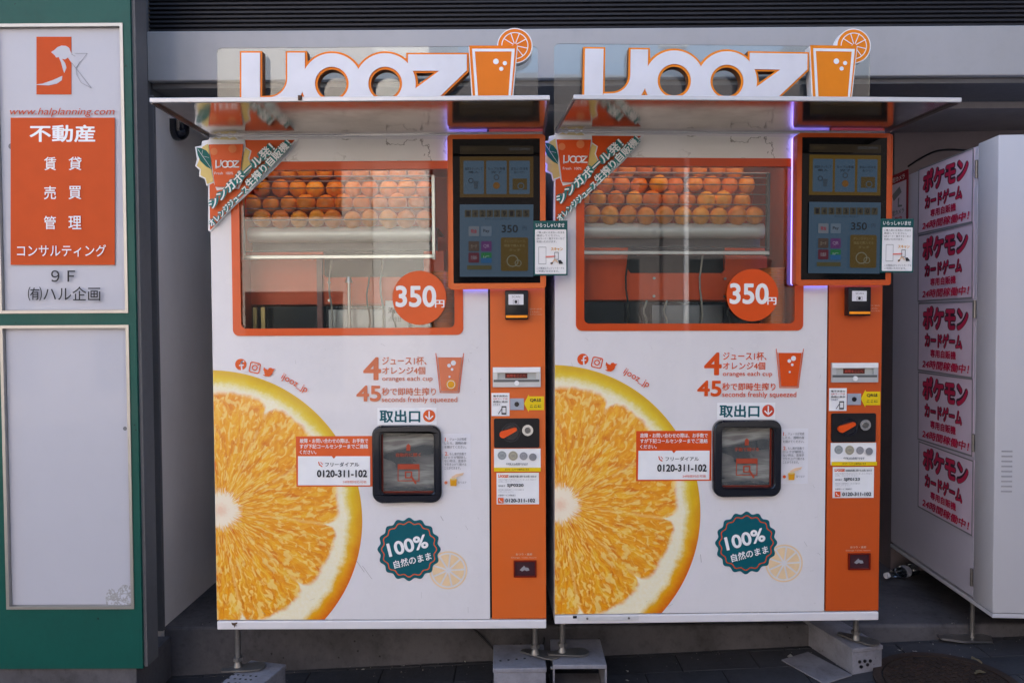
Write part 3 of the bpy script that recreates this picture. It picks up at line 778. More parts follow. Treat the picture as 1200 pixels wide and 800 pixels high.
    P.poly([(309.8, 429.5), (311.5, 432.0), (314.5, 433.2), (315.6, 431.0), (318.3, 430.6), (320.0, 432.0), (322.8, 431.9), (320.6, 434.6), (319.2, 438.5), (315.5, 441.0), (311.3, 440.6), (308.2, 439.0), (311.3, 438.6), (309.8, 436.2), (310.6, 435.8), (309.0, 433.2)], INK)
    P.text('ijooz_jp', 328.5, 444.6, 362.5, 454.0, INK, rot=-30, bold=.01)
    P.done('social_media_print', door)
    # ---- headline print
    P = Print(MP(0), -.0008); ba = .02
    P.text('4', 426, 418.5, 446.5, 445, INK2, bold=.03)
    P.text('ジュース1杯、', 448, 417.5, 500, 427.5, INK2, bold=ba)
    P.text('オレンジ4個', 448, 429.5, 498.5, 438.5, INK2, bold=ba)
    P.text('oranges each cup', 448, 440.5, 507, 447.5, INK2, bold=.008)
    P.text('45', 418, 451.5, 446.5, 470, INK2, bold=.03)
    P.text('秒で即時生搾り', 447.5, 454, 511, 463, INK2, bold=ba)
    P.text('seconds freshly squeezed', 447.5, 464.5, 536, 472.5, INK2, bold=.01)
    P.line([(511, 414), (516, 459.5), (538, 459.5), (543.5, 414)], .9, INK_L)
    P.line([(512.5, 418), (517.2, 458), (537, 458), (542, 418)], .5, INK2)
    P.poly([(513.5, 418.5), (541.2, 418.5), (536.5, 457.5), (517.5, 457.5)], INK2)
    for q, w_, r_ in ((531.5, 425, 3.0), (526.5, 428, 2.2), (530, 432.5, 1.6), (527, 441, 1.3)): P.disc(q, w_, r_, WHITE_IN, 20)
    if v == 0: P.disc(528.8, 450, 5.8, AMBER); P.ring(528.8, 450, 4.8, 4.2, WHITE_IN, 24)
    P.done('headline_print', door)
    P = Print(MP(0), -.0007); SCR = plain('scratch_grey', (.36, .34, .33), .6)
    for _ in range(26):
        qx, qy = random.choice(((random.uniform(430, 568), random.uniform(600, 720)), (random.uniform(250, 568), random.uniform(396, 440)), (random.uniform(545, 570), random.uniform(345, 720)), (random.uniform(255, 420), random.uniform(700, 724))))
        a_ = random.uniform(-.6, .6)+1.2*random.choice((0, 1)); l_ = random.uniform(1, 7); P.line([(qx, qy), (qx+l_*math.cos(a_), qy+l_*math.sin(a_))], random.uniform(.12, .26), SCR)
    if v == 0: P.line([(419, 655), (428, 668)], .45, SCR); P.line([(426, 661), (437, 676)], .4, SCR); P.line([(517, 603), (520, 608)], .5, SCR)
    else: P.line([(424, 655), (425, 664)], .5, SCR)
    P.done('scratches', door, kind='stuff')
    # ---- small stickers: helper gives each card a thickness
    def card(name, x0, y0, x1, y1, m, Y=0.0, r=0, par=door, yb=None, **k):
        p0 = M(x0, y1, Y); p1 = M(x1, y0, Y); bm = bmesh.new()
        loop = rrect(*p0, *p1, r) if r else [p0, (p1[0], p0[1]), p1, (p0[0], p1[1])]
        yb_ = Y if yb is None else yb
        prism(bm, [loop], yb_-.0012, yb_-.0002); return fin(name, bm, m, par, **k)
    o = card('pickup_sticker', 442.5, 477.5, 511.5, 497.5, WHITE_B)
    P = Print(MP(0), -.0012)
    P.text('取出口', 445, 480, 492.5, 494.8, TEAL, bold=.035); P.disc(503, 487, 7.2, INK if v == 0 else plain('brick_ink', s2l((214, 76, 50)), .5))
    P.line([(503, 482), (503, 491.2)], 1.5, WHITE_B); P.line([(499, 487.4), (503, 491.4), (507, 487.4)], 1.5, WHITE_B)
    P.done('lettering', o)
    o = card('call_centre_sticker', 347.5, 510.5, 436, 570, INK)
    P = Print(MP(0), -.0012)
    P.text('故障・お問い合わせの際は、お手数で', 351.5, 513.5, 431.5, 518.8, WHITE_B, bold=.02)
    P.text('すが下記コールセンターまでご連絡', 351.5, 520, 431.5, 525.2, WHITE_B, bold=.02)
    P.text('ください。', 351.5, 527, 371, 531.5, WHITE_B, bold=.02)
    P.poly([(349.5, 534), (389, 534), (391.5, 537), (394, 534), (434, 534), (434, 568), (349.5, 568)], WHITE_B)
    P.line([(373.8, 541), (374.6, 544), (377.6, 546)], 1.2, INK); P.line([(376.2, 541), (378.4, 543.4)], .7, INK)
    P.text('フリーダイアル', 381.5, 541, 421, 546, INK_K, bold=.015)
    P.text('0120-311-102', 372, 550, 430.5, 558.4, INK_K, bold=.035)
    P.text('24時間対応可能', 402, 562.3, 430, 565.3, INK2)
    P.done('lettering', o)
    o = card('instruction_sticker', 518, 508, 551.5, 573.5, WHITE_IN)
    P = Print(MP(0), -.0012); yy = 514
    P.text('1.', 521.5, 512.3, 525, 516.6, INK, bold=.01)
    for s_, x0 in (('ジュースが完成', 527), ('したら、透明の扉', 521), ('を開けてください。', 521)): P.text(s_, x0, yy-1.4, 546.5, yy+1.8, INK_G, bold=.012); yy += 4.6
    P.text('2.', 521.5, 529, 525.5, 533.2, INK, bold=.01); yy = 531
    for s_, x0, x1 in (('もし扉が自動で', 527, 546.5), ('ロックが解除し', 521, 546.5), ('ない時は、直接手', 521, 546.5), ('で引き上げて開ける', 521, 546.5), ('ことができます。', 521, 540)): P.text(s_, x0, yy-1.4, x1, yy+1.8, INK_G, bold=.012); yy += 4.1
    P.poly([(527.5, 560.5), (535.5, 560.5), (535, 568.5), (528, 568.5)], AMBER); P.disc(531.5, 560.5, 4, GOLD, 20, 1.2)
    P.poly([(529, 558), (535, 554.5), (544, 553), (542.5, 555.8), (536, 558), (531, 560)], plain('pale_hand_print', s2l((240, 205, 170)), .5))
    P.disc(522.8, 564.5, 1.9, INK2, 16); P.text('取り出す', 536.8, 562.8, 547, 565.6, INK_G)
    P.done('lettering', o)
    # ---- badge and little slice
    P = Print(MP(0), -.0008); LM = plain('pale_orange_print', s2l((244, 214, 170)), .5)
    P.ring(525.3, 667.5, 22.3, 20.6, LM)
    for i in range(9):
        a = 2*math.pi*i/9+.3; h = math.pi/9*.84
        pt = [(525.3+3*math.cos(a), 667.5+3*math.sin(a))]+[(525.3+18.6*math.cos(a+h*q/4), 667.5+18.6*math.sin(a+h*q/4)) for q in range(-4, 5)]
        P.poly(pt, LM, layer=1); 
    P.done('small_slice_print', door)
    P = Print(MP(0), -.0016)
    def scal(R0, A, ph=0): return [(479.5+(R0+A*math.cos(16*t+ph))*math.cos(t), 643+(R0+A*math.cos(16*t+ph))*math.sin(t)) for t in [2*math.pi*i/192 for i in range(192)]]
    P.poly(scal(35.6, 1.5), TEAL); P.poly([scal(31.6, 1.2), scal(30.4, 1.2)], INK)
    P.text('100%', 454, 630.5, 501.5, 646.5, WHITE_B, bold=.035, rot=14)
    P.text('自然のまま', 461, 651, 506, 660.3, WHITE_B, bold=.02, rot=14)
    P.done('badge_print', door)
    # ---- pickup hatch
    a0 = M(437, 588.5, -.012); a1 = M(517, 498, -.012); b0 = M(447.5, 577.5, -.004); b1 = M(508.5, 506.5, -.004)
    fr_ = empty('pickup_hatch'); fr_.parent = root
    bm = bmesh.new(); prism(bm, [rrect(*a0, *a1, .034, 8), rrect(*b0, *b1, .015, 8)], -.022, .0)
    es = [e for e in bm.edges if all(abs(v_.co.y+.022) < 1e-6 for v_ in e.verts) and not all(len(f.verts) == 3 for f in e.link_faces)]
    bmesh.ops.bevel(bm, geom=es, offset=.006, segments=3, affect='EDGES')
    fin('hatch_frame', bm, BLACKG, fr_, smooth=True)
    bm = bmesh.new(); box(bm, b0[0]-.012, b1[0]+.012, .19, .20, b0[1]-.02, b1[1]+.02); box(bm, b0[0]-.014, b0[0]-.010, .03, .19, b0[1]-.02, b1[1]+.02); box(bm, b1[0]+.010, b1[0]+.014, .03, .19, b0[1]-.02, b1[1]+.02)
    box(bm, b0[0]-.010, b1[0]+.010, .03, .19, b1[1]+.01, b1[1]+.02)
    box(bm, b0[0]-.010, b1[0]+.010, .03, .19, b0[1]-.02, b0[1]-.01)
    fin('hatch_chamber', bm, plain('chamber_grey_steel', (.36, .37, .36), .3, .5), fr_)
    bm = bmesh.new(); box(bm, b0[0]+.001, b1[0]-.001, .002, .006, b0[1]+.004, b1[1]-.001, bev=.001); fl_ = fin('flap', bm, FLAPG, fr_)
    rb = plain('hatch_trim_%s' % side, s2l((120, 40, 24)), .4)
    bm = bmesh.new(); box(bm, b0[0]+.001, b1[0]-.001, -.001, .0015, b0[1]+.001, b0[1]+.0055); box(bm, *((b0[0]+.001, b0[0]+.005) if v == 0 else (b1[0]-.009, b1[0]-.003)), -.001, .0015, b0[1]+.006, b1[1]-.003)
    fin('flap_trim', bm, rb, fr_)
    P = Print(MP(0), .0015); BR = plain('red_brown_flap_print', s2l((175, 72, 48)), .5)
    P.poly([(478.5, 519.5), (481.5, 522.5), (480.8, 522.5), (480.8, 528), (476.2, 528), (476.2, 522.5), (475.5, 522.5)], BR)
    P.text('自動的に開く' if v == 0 else '手動で開ける', 464, 530.5, 493, 535, BR, bold=.02)
    P.poly([[(466, 543.5), (491.5, 543.5), (491.5, 563.5), (466, 563.5)], [(467, 549.5), (490.5, 549.5), (490.5, 562.5), (467, 562.5)]], BR)
    P.poly([[(474.5, 552), (483, 552), (483, 560), (474.5, 560)], [(476, 553.4), (481.5, 553.4), (481.5, 558.6), (476, 558.6)]], BR)
    P.line([(482, 558), (487, 565.5)], 2.2, BR); P.done('lettering', fl_)
    # ---- screen
    HY = -.05
    h0 = M(525.5, 338.5, HY); h1 = M(639, 158, HY)
    hs = empty('display'); hs.parent = root
    bm = bmesh.new(); prism(bm, [rrect(*h0, *h1, .010, 6)], HY, -.012, 0)
    es = [e for e in bm.edges if all(abs(v_.co.y-HY) < 1e-6 for v_ in e.verts) and any(abs(f.normal.y) < .5 for f in e.link_faces)]
    bm.normal_update()
    es = [e for e in bm.edges if all(abs(v_.co.y-HY) < 1e-6 for v_ in e.verts) and any(abs(f.normal.y) < .5 for f in e.link_faces)]
    bmesh.ops.bevel(bm, geom=es, offset=.0025, segments=2, affect='EDGES')
    fin('display_housing', bm, OR, hs, smooth=True)
    bm = bmesh.new(); e = .0045
    prism(bm, [rrect(h0[0]-e*.5, h0[1]+.001, h1[0]-.001, h1[1]-.002, .011), rrect(h0[0]+.012, h0[1]+.012, h1[0]-.012, h1[1]-.012, .008)], -.0115, -.0075)
    fin('led_strip', bm, LED, hs)
    bm = bmesh.new(); prism(bm, [rrect(h0[0]+.015, h0[1]+.015, h1[0]-.015, h1[1]-.015, .008)], -.0118, 0); fin('display_mount', bm, BLACK, hs)
    g0 = M(531.5, 332, HY); g1 = M(632.5, 162.5, HY)
    bm = bmesh.new(); box(bm, g0[0], g1[0], HY-.0015, HY+.004, g0[1], g1[1], bev=.0008); sc_ = fin('screen_glass', bm, plain('black_screen_glass', (.003, .003, .004), .05, spec=.16), hs)
    P = Print(MP(HY), HY-.0016, .0003)
    def Z(x, y): return (500+x/3.08, 140+y/3.08)
    def R(x0, y0, x1, y1, c, r=0):
        a = Z(x0, y0); b_ = Z(x1, y1); P.rect(*a, *b_, scr(c), r)
    def T(s_, x0, y0, x1, y1, c, bold=0):
        a = Z(x0, y0); b_ = Z(x1, y1); P.text(s_, *a, *b_, scr(c), bold=bold)
    BL = (66, 88, 108) if v == 0 else (60, 84, 106); TN = (78, 58, 20) if v == 0 else (92, 70, 14); DKC = (22, 30, 38)
    R(120, 96, 385, 126, (40, 32, 20)); T('24時間営業中', 128, 103, 180, 115, (70, 60, 40)); T('IJOOZ JAPAN', 300, 103, 372, 115, (80, 84, 92))
    R(120, 135, 385, 282, TN)
    for q in (133, 215, 298): R(q, 150, q+74, 270, BL, 1)
    for q, s1, s2_ in ((133, '画面をタッチして', '購入'), (215, 'カップの準備', '完了'), (298, '支払い方法を', '選んでください')):
        T(s1, q+6, 174, q+68, 184, DKC, .01); T(s2_, q+18, 187, q+56, 196, DKC, .01)
    a = Z(160, 222); P.ring(*a, 3, 2.2, scr(DKC), 16); a = Z(178, 236); P.poly([(a[0]-3, a[1]-4), (a[0]+3, a[1]-4), (a[0]+2, a[1]+5), (a[0]-2, a[1]+5)], scr((50, 66, 80)))
    a = Z(252, 210); P.ring(*a, 3.2, 2.4, scr((50, 50, 52)), 20); a = Z(252, 240); P.disc(*a, 4.0, scr((110, 74, 24)), 20)
    R(310, 215, 362, 255, (74, 60, 24)); a = Z(340, 242); P.ring(*a, 4, 3, scr(BL), 16)
    R(120, 308, 385, 568, BL)
    digs = '142339125' if v == 0 else '143333407'
    for i, ch in enumerate(digs):
        x0 = 138+i*26.2; R(x0, 328, x0+23, 354, (66, 62, 48)); T(ch, x0+6, 332, x0+17, 350, (14, 18, 24), .03)
    T('杯のオレンジジュースを搾りました', 212, 358, 300, 364, DKC)
    for (x0, y0, c, tcol, s_) in ((152, 387, (104, 110, 122), (130, 30, 50), '現金'), (197, 387, (92, 108, 126), (36, 44, 54), 'Pay'), (152, 441, (70, 56, 50), (120, 110, 100), 'カード'), (197, 441, (84, 40, 96), (130, 110, 140), 'QR'),
                                 (152, 482, (84, 26, 44), (120, 110, 120), '交通系'), (197, 482, (20, 100, 56), (110, 140, 130), 'IC')):
        R(x0, y0, x0+38, y0+36, c, 1); T(s_, x0+8, y0+11, x0+30, y0+25, tcol, .03)
    R(197, 501, 235, 519, (30, 84, 130))
    R(147, 528, 235, 543, (74, 70, 40))
    T('350', 271, 383, 329, 410, (18, 26, 34), .02); T('円', 346, 387, 360, 401, (40, 56, 74), .02)
    R(268, 428, 366, 548, (84, 66, 18), 2)
    T('オレンジジュース', 280, 436, 354, 446, (118, 106, 72), .01); T('現金で購入する', 280, 452, 354, 462, (118, 106, 72), .01); T('タッチ', 298, 468, 338, 478, (118, 106, 72), .01)
    a = Z(310, 512); P.ring(*a, 7, 5.8, scr((112, 110, 96)), 24); a = Z(330, 520); P.ring(*a, 4, 3, scr((112, 110, 96)), 20)
    P.done('screen_picture', sc_)
    # ---- greeting card clipped to the screen
    q0 = M(625.5, 323, HY-.008); q1 = M(665, 258.5, HY-.008)
    bm = bmesh.new(); box(bm, q0[0], q1[0], HY-.009, HY-.0065, q0[1], q1[1], bev=.0004); gc = fin('greeting_card', bm, TEAL_D)
    P = Print(MP(HY-.009), HY-.0092)
    P.text('いらっしゃいませ', 628, 261.5, 661.5, 266.5, WHITE_B, bold=.02); P.rect(627, 269, 663.5, 321, WHITE_B, 1)
    for i, s_ in enumerate(('ご購入前にお支払い方法を', '確認してください。', 'QRコード・電子マネーをご', '利用いただけます。')): P.text(s_, 628.8, 271.2+i*3.6, (661.5, 656, 661.5, 652)[i], 273.8+i*3.6, INK_G, bold=.01)
    P.poly([[(631, 289.5), (640, 289.5), (640, 309.5), (631, 309.5)], [(631.4, 290), (639.6, 290), (639.6, 309), (631.4, 309)]], INK_G)
    P.text('スキャン', 645.5, 290, 659.5, 294, AMBER, bold=.03); P.line([(640, 301), (650, 300.5)], 1.6, plain('pink_ink', s2l((230, 130, 120)), .5))
    P.poly([[(649.5, 295.5), (654.5, 295.5), (654.5, 304.5), (649.5, 304.5)], [(650.2, 296.3), (653.8, 296.3), (653.8, 303.8), (650.2, 303.8)]], INK_G)
    P.line([(646, 309.5), (650, 304), (653, 307)], 1.6, plain('pale_hand_print', s2l((240, 205, 170)), .5)); P.poly([(654, 305), (657, 305), (660, 309), (655, 309.5)], INK_K); P.poly([(645, 308), (648, 307.5), (647.5, 309.5), (645, 309.5)], INK_K)
    P.text('この機械はクレジットカードも', 628.8, 313, 661, 315.6, INK_G, bold=.01); P.text('ご利用いただけます。', 628.8, 316.6, 655, 319.2, INK_G, bold=.01)
    P.done('lettering', gc)
    # ---- card reader
    CY = -.035
    q0 = M(592, 374.5, CY); q1 = M(619, 340, CY)
    bm = bmesh.new(); box(bm, q0[0], q1[0], CY, .0, q0[1], q1[1], bev=.003); rd = fin('card_reader', bm, BLACK, smooth=True)
    P = Print(MP(CY), CY-.0002); P.rect(595.8, 344.8, 613.5, 357, WHITE_IN, .6); P.text('SCAN', 600, 346.5, 609.5, 349, INK_G); P.disc(604.6, 353.6, 1.7, INK_K, 16); P.poly([[(601.2, 351.4), (608, 351.4), (608, 356), (601.2, 356)], [(601.6, 351.8), (607.6, 351.8), (607.6, 355.6), (601.6, 355.6)]], INK_G)
    P.done('lettering', rd)
    a = M(593, 372.3, CY); b_ = M(618, 369.3, CY)
    bm = bmesh.new(); box(bm, a[0], b_[0], CY-.002, CY-.0003, a[1], b_[1]); fin('guide_light', bm, plain('amber_lens', s2l((246, 150, 30)), .3, emis=s2l((240, 140, 30)), es=E_*.35), rd)
    P = Print(MP(0), -.0003)
    P.text('電子マネーをかざし', 620.5, 361, 635.5, 363, plain('faded_white_ink', (.75, .55, .42), .5)); P.text('てください', 620.5, 364.6, 633, 366.4, MATS['faded_white_ink']); P.text('タッチしてください', 620.5, 367.6, 635.5, 369.2, MATS['faded_white_ink'])
    P.done('reader_print', root); P = Print(MP(0), -.0003)
    P.text('おつり・返却', 604.5, 647.6, 623.5, 650.2, MATS['faded_white_ink'], bold=.02); P.text('Change / Coin return', 599, 652, 628.5, 653.8, MATS['faded_white_ink'])
    P.done('coin_return_print', root)
    # ---- bill slot: steel bezel with rounded tongue
    nb = empty('note_slot'); nb.parent = root
    bez = plain('bill_slot_aluminium', (.58, .60, .62), .35, .55)
    q0 = M(577.5, 453.5, -.008); q1 = M(633.5, 430, -.008); a0 = M(583, 444.5, -.008); a1 = M(628, 436.8, -.008)
    bm = bmesh.new(); prism(bm, [[q0, (q1[0], q0[1]), q1, (q0[0], q1[1])], [a0, (a1[0], a0[1]), a1, (a0[0], a1[1])]], -.008, .0); fin('bezel', bm, bez, nb)
    a = M(577.8, 436.4, -.01); b_ = M(633.2, 430.3, -.01); bm = bmesh.new(); box(bm, a[0], b_[0], -.011, -.0082, a[1], b_[1], bev=.001); fin('top_plate', bm, WHITE_B, nb)
    bm = bmesh.new(); box(bm, a0[0]+.0002, a1[0]-.0002, -.001, .0005, a0[1], a1[1]); fin('slot_recess', bm, plain('frosted_grey_plastic', (.50, .52, .50), .4), nb)
    P = Print(MP(-.002), -.0022); P.poly([(592, 437), (618, 437), (618, 443), (592, 443)], plain('maroon_slot', s2l((96, 44, 36)), .4)); P.text('紙幣をここへ', 594, 438.5, 616, 441.8, plain('faded_red_ink', s2l((190, 80, 66)), .5), bold=.03); P.done('slot_print', nb)
    a = M(578.5, 447.5, -.009); b_ = M(632, 444.5, -.009)
    bm = bmesh.new(); box(bm, a[0], b_[0], -.0095, -.0082, a[1], b_[1]); fin('slot_lip', bm, plain('dark_slot_lip', (.14, .15, .16), .4, .4), nb)
    c_ = M(605.5, 448.8, -.012); bm = bmesh.new(); cyl(bm, (c_[0], -.013, c_[1]), (c_[0], -.0083, c_[1]), .0085, n=24); fin('tongue', bm, WHITE_B, nb, smooth=True)
    # ---- QR how-to sticker, scanner window, arrow
    o = card('qr_payment_sticker', 576, 460.2, 597, 487.2, WHITE_B, par=root)
    P = Print(MP(0), -.0013)
    for i, (s_, c) in enumerate((('電子決済の', INK_K), ('QRコードは', RED), ('画面に表示', INK_K), ('されます', INK_G), ('', INK_G))):
        if s_: P.text(s_, 578, 462.6+i*3.3, (594.8, 594.8, 594.8, 586, 0)[i], 465+i*3.3, c, bold=.015)
    P.poly([[(587.8, 475.5), (593.4, 475.5), (593.4, 485.2), (587.8, 485.2)], [(588.6, 477), (592.6, 477), (592.6, 483.4), (588.6, 483.4)]], INK_K); P.line([(584, 484.5), (588, 478.5)], .7, INK_K)
    P.done('lettering', o)
    a = M(597.8, 480.2); b_ = M(614, 466.5)
    bm = bmesh.new(); box(bm, a[0], b_[0], -.004, .0, a[1], b_[1], bev=.001); o = fin('scanner_window', bm, plain('scanner_grey', (.40, .43, .50), .3))
    c_ = M(605.6, 473.2); bm = bmesh.new(); cyl(bm, (c_[0], -.0055, c_[1]), (c_[0], -.0038, c_[1]), .0085, n=24); fin('lens', bm, BLACKG, o)
    P = Print(MP(0), -.0006)
    P.poly([(614, 472.8), (619.6, 462), (620, 464.2), (637.6, 464.2), (637.6, 480.3), (620, 480.3), (619.6, 482.8)], YEL, thick=.0005)
    P.text('QRは', 621, 466.5, 634.3, 470.8, INK_K, bold=.04); P.text('ここに', 621, 474.2, 634.3, 477.2, INK_K, bold=.04); P.done('arrow_sticker', root)
    # ---- coin and lever panel
    a0 = M(579, 524.5, -.006); a1 = M(632, 490, -.006)
    bm = bmesh.new(); prism(bm, [rrect(*a0, *a1, .006)], -.006, .0); cp = fin('coin_panel', bm, BLACK)
    c_ = M(599, 506.5, -.007); rr2 = 11.2/333
    bm = bmesh.new(); lathe(bm, [(0, 0), (rr2-.006, 0), (rr2-.004, .002), (rr2, .002), (rr2, 0)], n=32)
    bmesh.ops.rotate(bm, verts=bm.verts[:], cent=(0, 0, 0), matrix=Matrix.Rotation(rad(90), 3, 'X')); o = fin('lever_dish', bm, BLACKG, cp, smooth=True); o.location = (c_[0], -.0061, c_[1])
    bm = bmesh.new(); L = MP(-.012); A_ = Vector(L(589.5, 508.7)); B_ = Vector(L(603.5, 502.8)); d = (B_-A_).normalized(); nrm = Vector((-d.y, d.x))
    pts = [A_+nrm*.0125*math.cos(t)-d*.0125*math.sin(t) for t in [math.pi*i/10 for i in range(11)]]
    pts += [B_-nrm*.007*math.cos(t)+d*.007*math.sin(t) for t in [math.pi*i/8 for i in range(9)]]
    prism(bm, [[(p.x, p.y) for p in pts]], -.020, -.008)
    fin('lever', bm, plain('lever_orange', s2l((240, 84, 16)), .3, coat=.3), cp)
    c_ = M(618.3, 503.8, -.008); bm = bmesh.new(); cyl(bm, (c_[0], -.014, c_[1]), (c_[0], -.0058, c_[1]), .0195, .0185, n=28); o = fin('lock', bm, plain('chrome', (.75, .75, .76), .15, 1.0), cp, smooth=True)
    bm = bmesh.new(); cyl(bm, (c_[0], -.0165, c_[1]), (c_[0], -.0142, c_[1]), .011, n=20); fin('lock_core', bm, plain('lock_core_grey', (.2, .2, .2), .3, .8), cp, smooth=True)
    # ---- coins sticker and contact sticker
    o = card('coin_sticker', 579, 524.8 if v else 525.2, 633.5, 551.5, WHITE_B, par=root)
    P = Print(MP(0), -.0013)
    for q, w_, r_, c in ((588.3, 533.2, 5.2, (.42, .46, .46)), (601.3, 533.6, 5.5, (.50, .46, .32)), (613.5, 533.8, 4.7, (.40, .40, .42)), (624.3, 534.8, 4.4, (.28, .29, .31))):
        cm_ = plain('coin_print_%d' % int(q), c, .4); P.disc(q, w_, r_, cm_); P.ring(q, w_, r_*.8, r_*.7, INK_G, 24)
        P.text({588: '500', 601: '100', 613: '50', 624: '10'}[int(q)], q-r_*.45, w_-r_*.3, q+r_*.45, w_+r_*.3, INK_G)
    P.text('千円札のみ利用できます', 593, 541.5, 618.5, 544.6, INK_K, bold=.02); P.rect(579, 547, 633.5, 551.5, YEL); P.text('おつり・レバーの操作はこちら', 592, 548, 620, 550.3, INK_K, bold=.01)
    P.done('lettering', o)
    o = card('contact_sticker', 582, 553.5, 631.5, 590.5, WHITE_B, par=root)
    P = Print(MP(0), -.0013); cup_logo(P, 584, 595.5, 556, 559, INK, .8)
    P.text('自動販売機に関するお問い合わせ', 597, 556.3, 628.5, 559, INK_K, bold=.01)
    P.text('商品や釣銭の不具合などございましたら下記まで', 584, 560.6, 628.5, 562, INK_G); P.text('お問い合わせください。', 584, 563, 612, 564.3, INK_G)
    P.text('機械番号', 584, 567.4, 592, 569.6, INK_K); P.text(('SJP0220', 'SJP0123')[v], 594.3, 566, 613.5, 570.4, INK_K, bold=.035)
    P.text('販売機の設置場所とこちらの番号を', 584, 572.3, 614, 573.6, INK_G); P.text('お知らせください', 584, 574.6, 602, 575.8, INK_G); P.text('お客様サービス相談窓口', 584, 578.3, 604, 580.3, INK_K, bold=.01)
    P.rect(583.6, 582.2, 590.2, 588.6, INK); P.line([(585.2, 584), (586, 586), (588.4, 587)], .8, WHITE_B)
    P.text('0120-311-102', 592.3, 583, 627, 587.3, INK_K, bold=.04); P.done('lettering', o)
    # ---- red coin return
    a = M(602, 675.5); b_ = M(628.5, 656)
    bm = bmesh.new(); prism(bm, [[a, (b_[0], a[1]), b_, (a[0], b_[1])], [(a[0]+.005, a[1]+.005), (b_[0]-.005, a[1]+.005), (b_[0]-.005, b_[1]-.004), (a[0]+.005, b_[1]-.004)]], -.006, .0); o = fin('coin_return', bm, plain('dark_red_plastic', s2l((120, 28, 14)), .3))
    bm = bmesh.new(); box(bm, a[0]+.005, b_[0]-.005, -.0025, .0, a[1]+.005, b_[1]-.004); fin('return_flap', bm, plain('smoky_maroon_flap', s2l((70, 40, 46)), .15, coat=.5), o)
    P = Print(MP(0), -.003); P.poly([(609, 667), (612, 664), (614.2, 662), (615.5, 664), (619, 664.5), (620.5, 667.5), (617, 668.2), (614.8, 667), (612, 668.6)], plain('pale_icon_grey', (.35, .34, .36), .5)); P.done('return_icon', o)
    # ---- corner banner
    bn = empty('corner_banner'); bn.parent = root
    YB = -.004; V_ = (lambda x, y: (220+x/6.67, 150+y/6.67)); VP = lambda pts: [V_(*p) for p in pts]
    bmp = Print(MP(YB), YB, .0009)
    tri = VP([(285, 97), (838, 97), (560, 400), (178, 795), (172, 440), (285, 97)][:5])
    tri = VP([(300, 97), (838, 95), (176, 800), (172, 430), (220, 420)])
    bmp.poly(VP([(295, 88), (862, 84), (825, 160), (760, 235), (700, 300), (600, 395), (520, 470), (440, 545), (380, 600), (300, 680), (215, 770), (178, 812), (160, 800), (160, 430), (220, 400)]), WHITE_B, thick=.003)
    bmp.poly(tri, INK)
    # bursts, leaf and cup silhouette in white, then inks
    burst = VP([(180, 92), (215, 62), (245, 75), (290, 45), (330, 72), (372, 55), (405, 95), (450, 90), (455, 150), (500, 180), (485, 240), (508, 290), (490, 350), (440, 400), (400, 480), (330, 470), (230, 490), (205, 430), (150, 455), (135, 400), (90, 380), (95, 330), (60, 300), (75, 250), (60, 150), (110, 140), (115, 105)])
    bmp.poly(burst, WHITE_B, thick=.004)
    bmp.poly(VP([(195, 90), (222, 75), (250, 88), (290, 60), (330, 85), (368, 70), (395, 98)]), CREAM)
    bmp.poly(VP([(455, 160), (490, 185), (474, 240), (496, 290), (480, 345), (430, 390), (425, 300), (440, 200)]), GOLD)
    bmp.poly(VP([(120, 150), (165, 125), (190, 330), (205, 420), (155, 440), (145, 395), (105, 372), (108, 325), (76, 298), (90, 262)]), GOLD)
    bmp.poly(VP([(74, 156), (110, 160), (150, 180), (178, 215), (190, 262), (188, 325), (150, 305), (105, 262), (82, 210)]), LEAFP)
    bmp.line(VP([(84, 168), (188, 318)]), .35, WHITE_B)
    bmp.line(VP([(125, 225), (172, 236)]), .25, WHITE_B); bmp.line(VP([(118, 214), (124, 178)]), .25, WHITE_B)
    bmp.poly(VP([(165, 102), (448, 98), (452, 128), (165, 134)]), WHITE_B)
    bmp.poly(VP([(174, 135), (442, 133), (425, 300), (398, 465), (222, 465), (200, 300)]), INK)
    bmp.disc(*V_(215, 190), 4.2, plain('cup_pale_dot', s2l((234, 132, 78)), .5)); bmp.disc(*V_(360, 170), 4.8, MATS['cup_pale_dot'])
    a, b_ = V_(228, 262), V_(412, 318); cup_logo(bmp, a[0], b_[0], a[1], b_[1], WHITE_B, 1.5)
    a, b_ = V_(225, 352), V_(290, 372); bmp.text('Fresh', *a, *b_, WHITE_B); a, b_ = V_(315, 352), V_(370, 372); bmp.text('100%', *a, *b_, WHITE_B)
    def rt_text(s_, p, q, h, **k):
        p = Vector(V_(*p)); q = Vector(V_(*q)); c = (p+q)/2; L_ = (q-p).length; ang = math.degrees(math.atan2(-(q.y-p.y), q.x-p.x))
        bmp.text(s_, c.x-L_/2, c.y-h/2, c.x+L_/2, c.y+h/2, WHITE_B, bold=.035, rot=ang, outline=plain('bright_teal_ink', s2l((0, 128, 128)), .45), ow=.20, **k)
    rt_text('シンガポール発！', (186, 618), (676, 150), 12.0)
    rt_text('オレンジジュース', (192, 762), (482, 474), 8.2)
    rt_text('生搾り自販機！', (482, 462), (808, 120), 10.8)
    bmp.done('banner_print', bn)
    # ---- canopy
    ca = empty('canopy'); ca.parent = root
    sh = 0.0 if v == 0 else .020; ln = .43 if v == 0 else .405
    bm = bmesh.new()
    y0, y1 = -ln, -.012; z0 = ZT+.003
    vs = []
    for (x, y, dx) in ((XL, y0, sh), (XR, y0, sh), (XR, y1, 0), (XL, y1, 0)): vs.append((x+dx, y))
    for zz_ in (z0, z0+.004):
        pass
    A = [bm.verts.new((x, y, z0+.002)) for x, y in vs]; B = [bm.verts.new((x, y, z0+.006)) for x, y in vs]
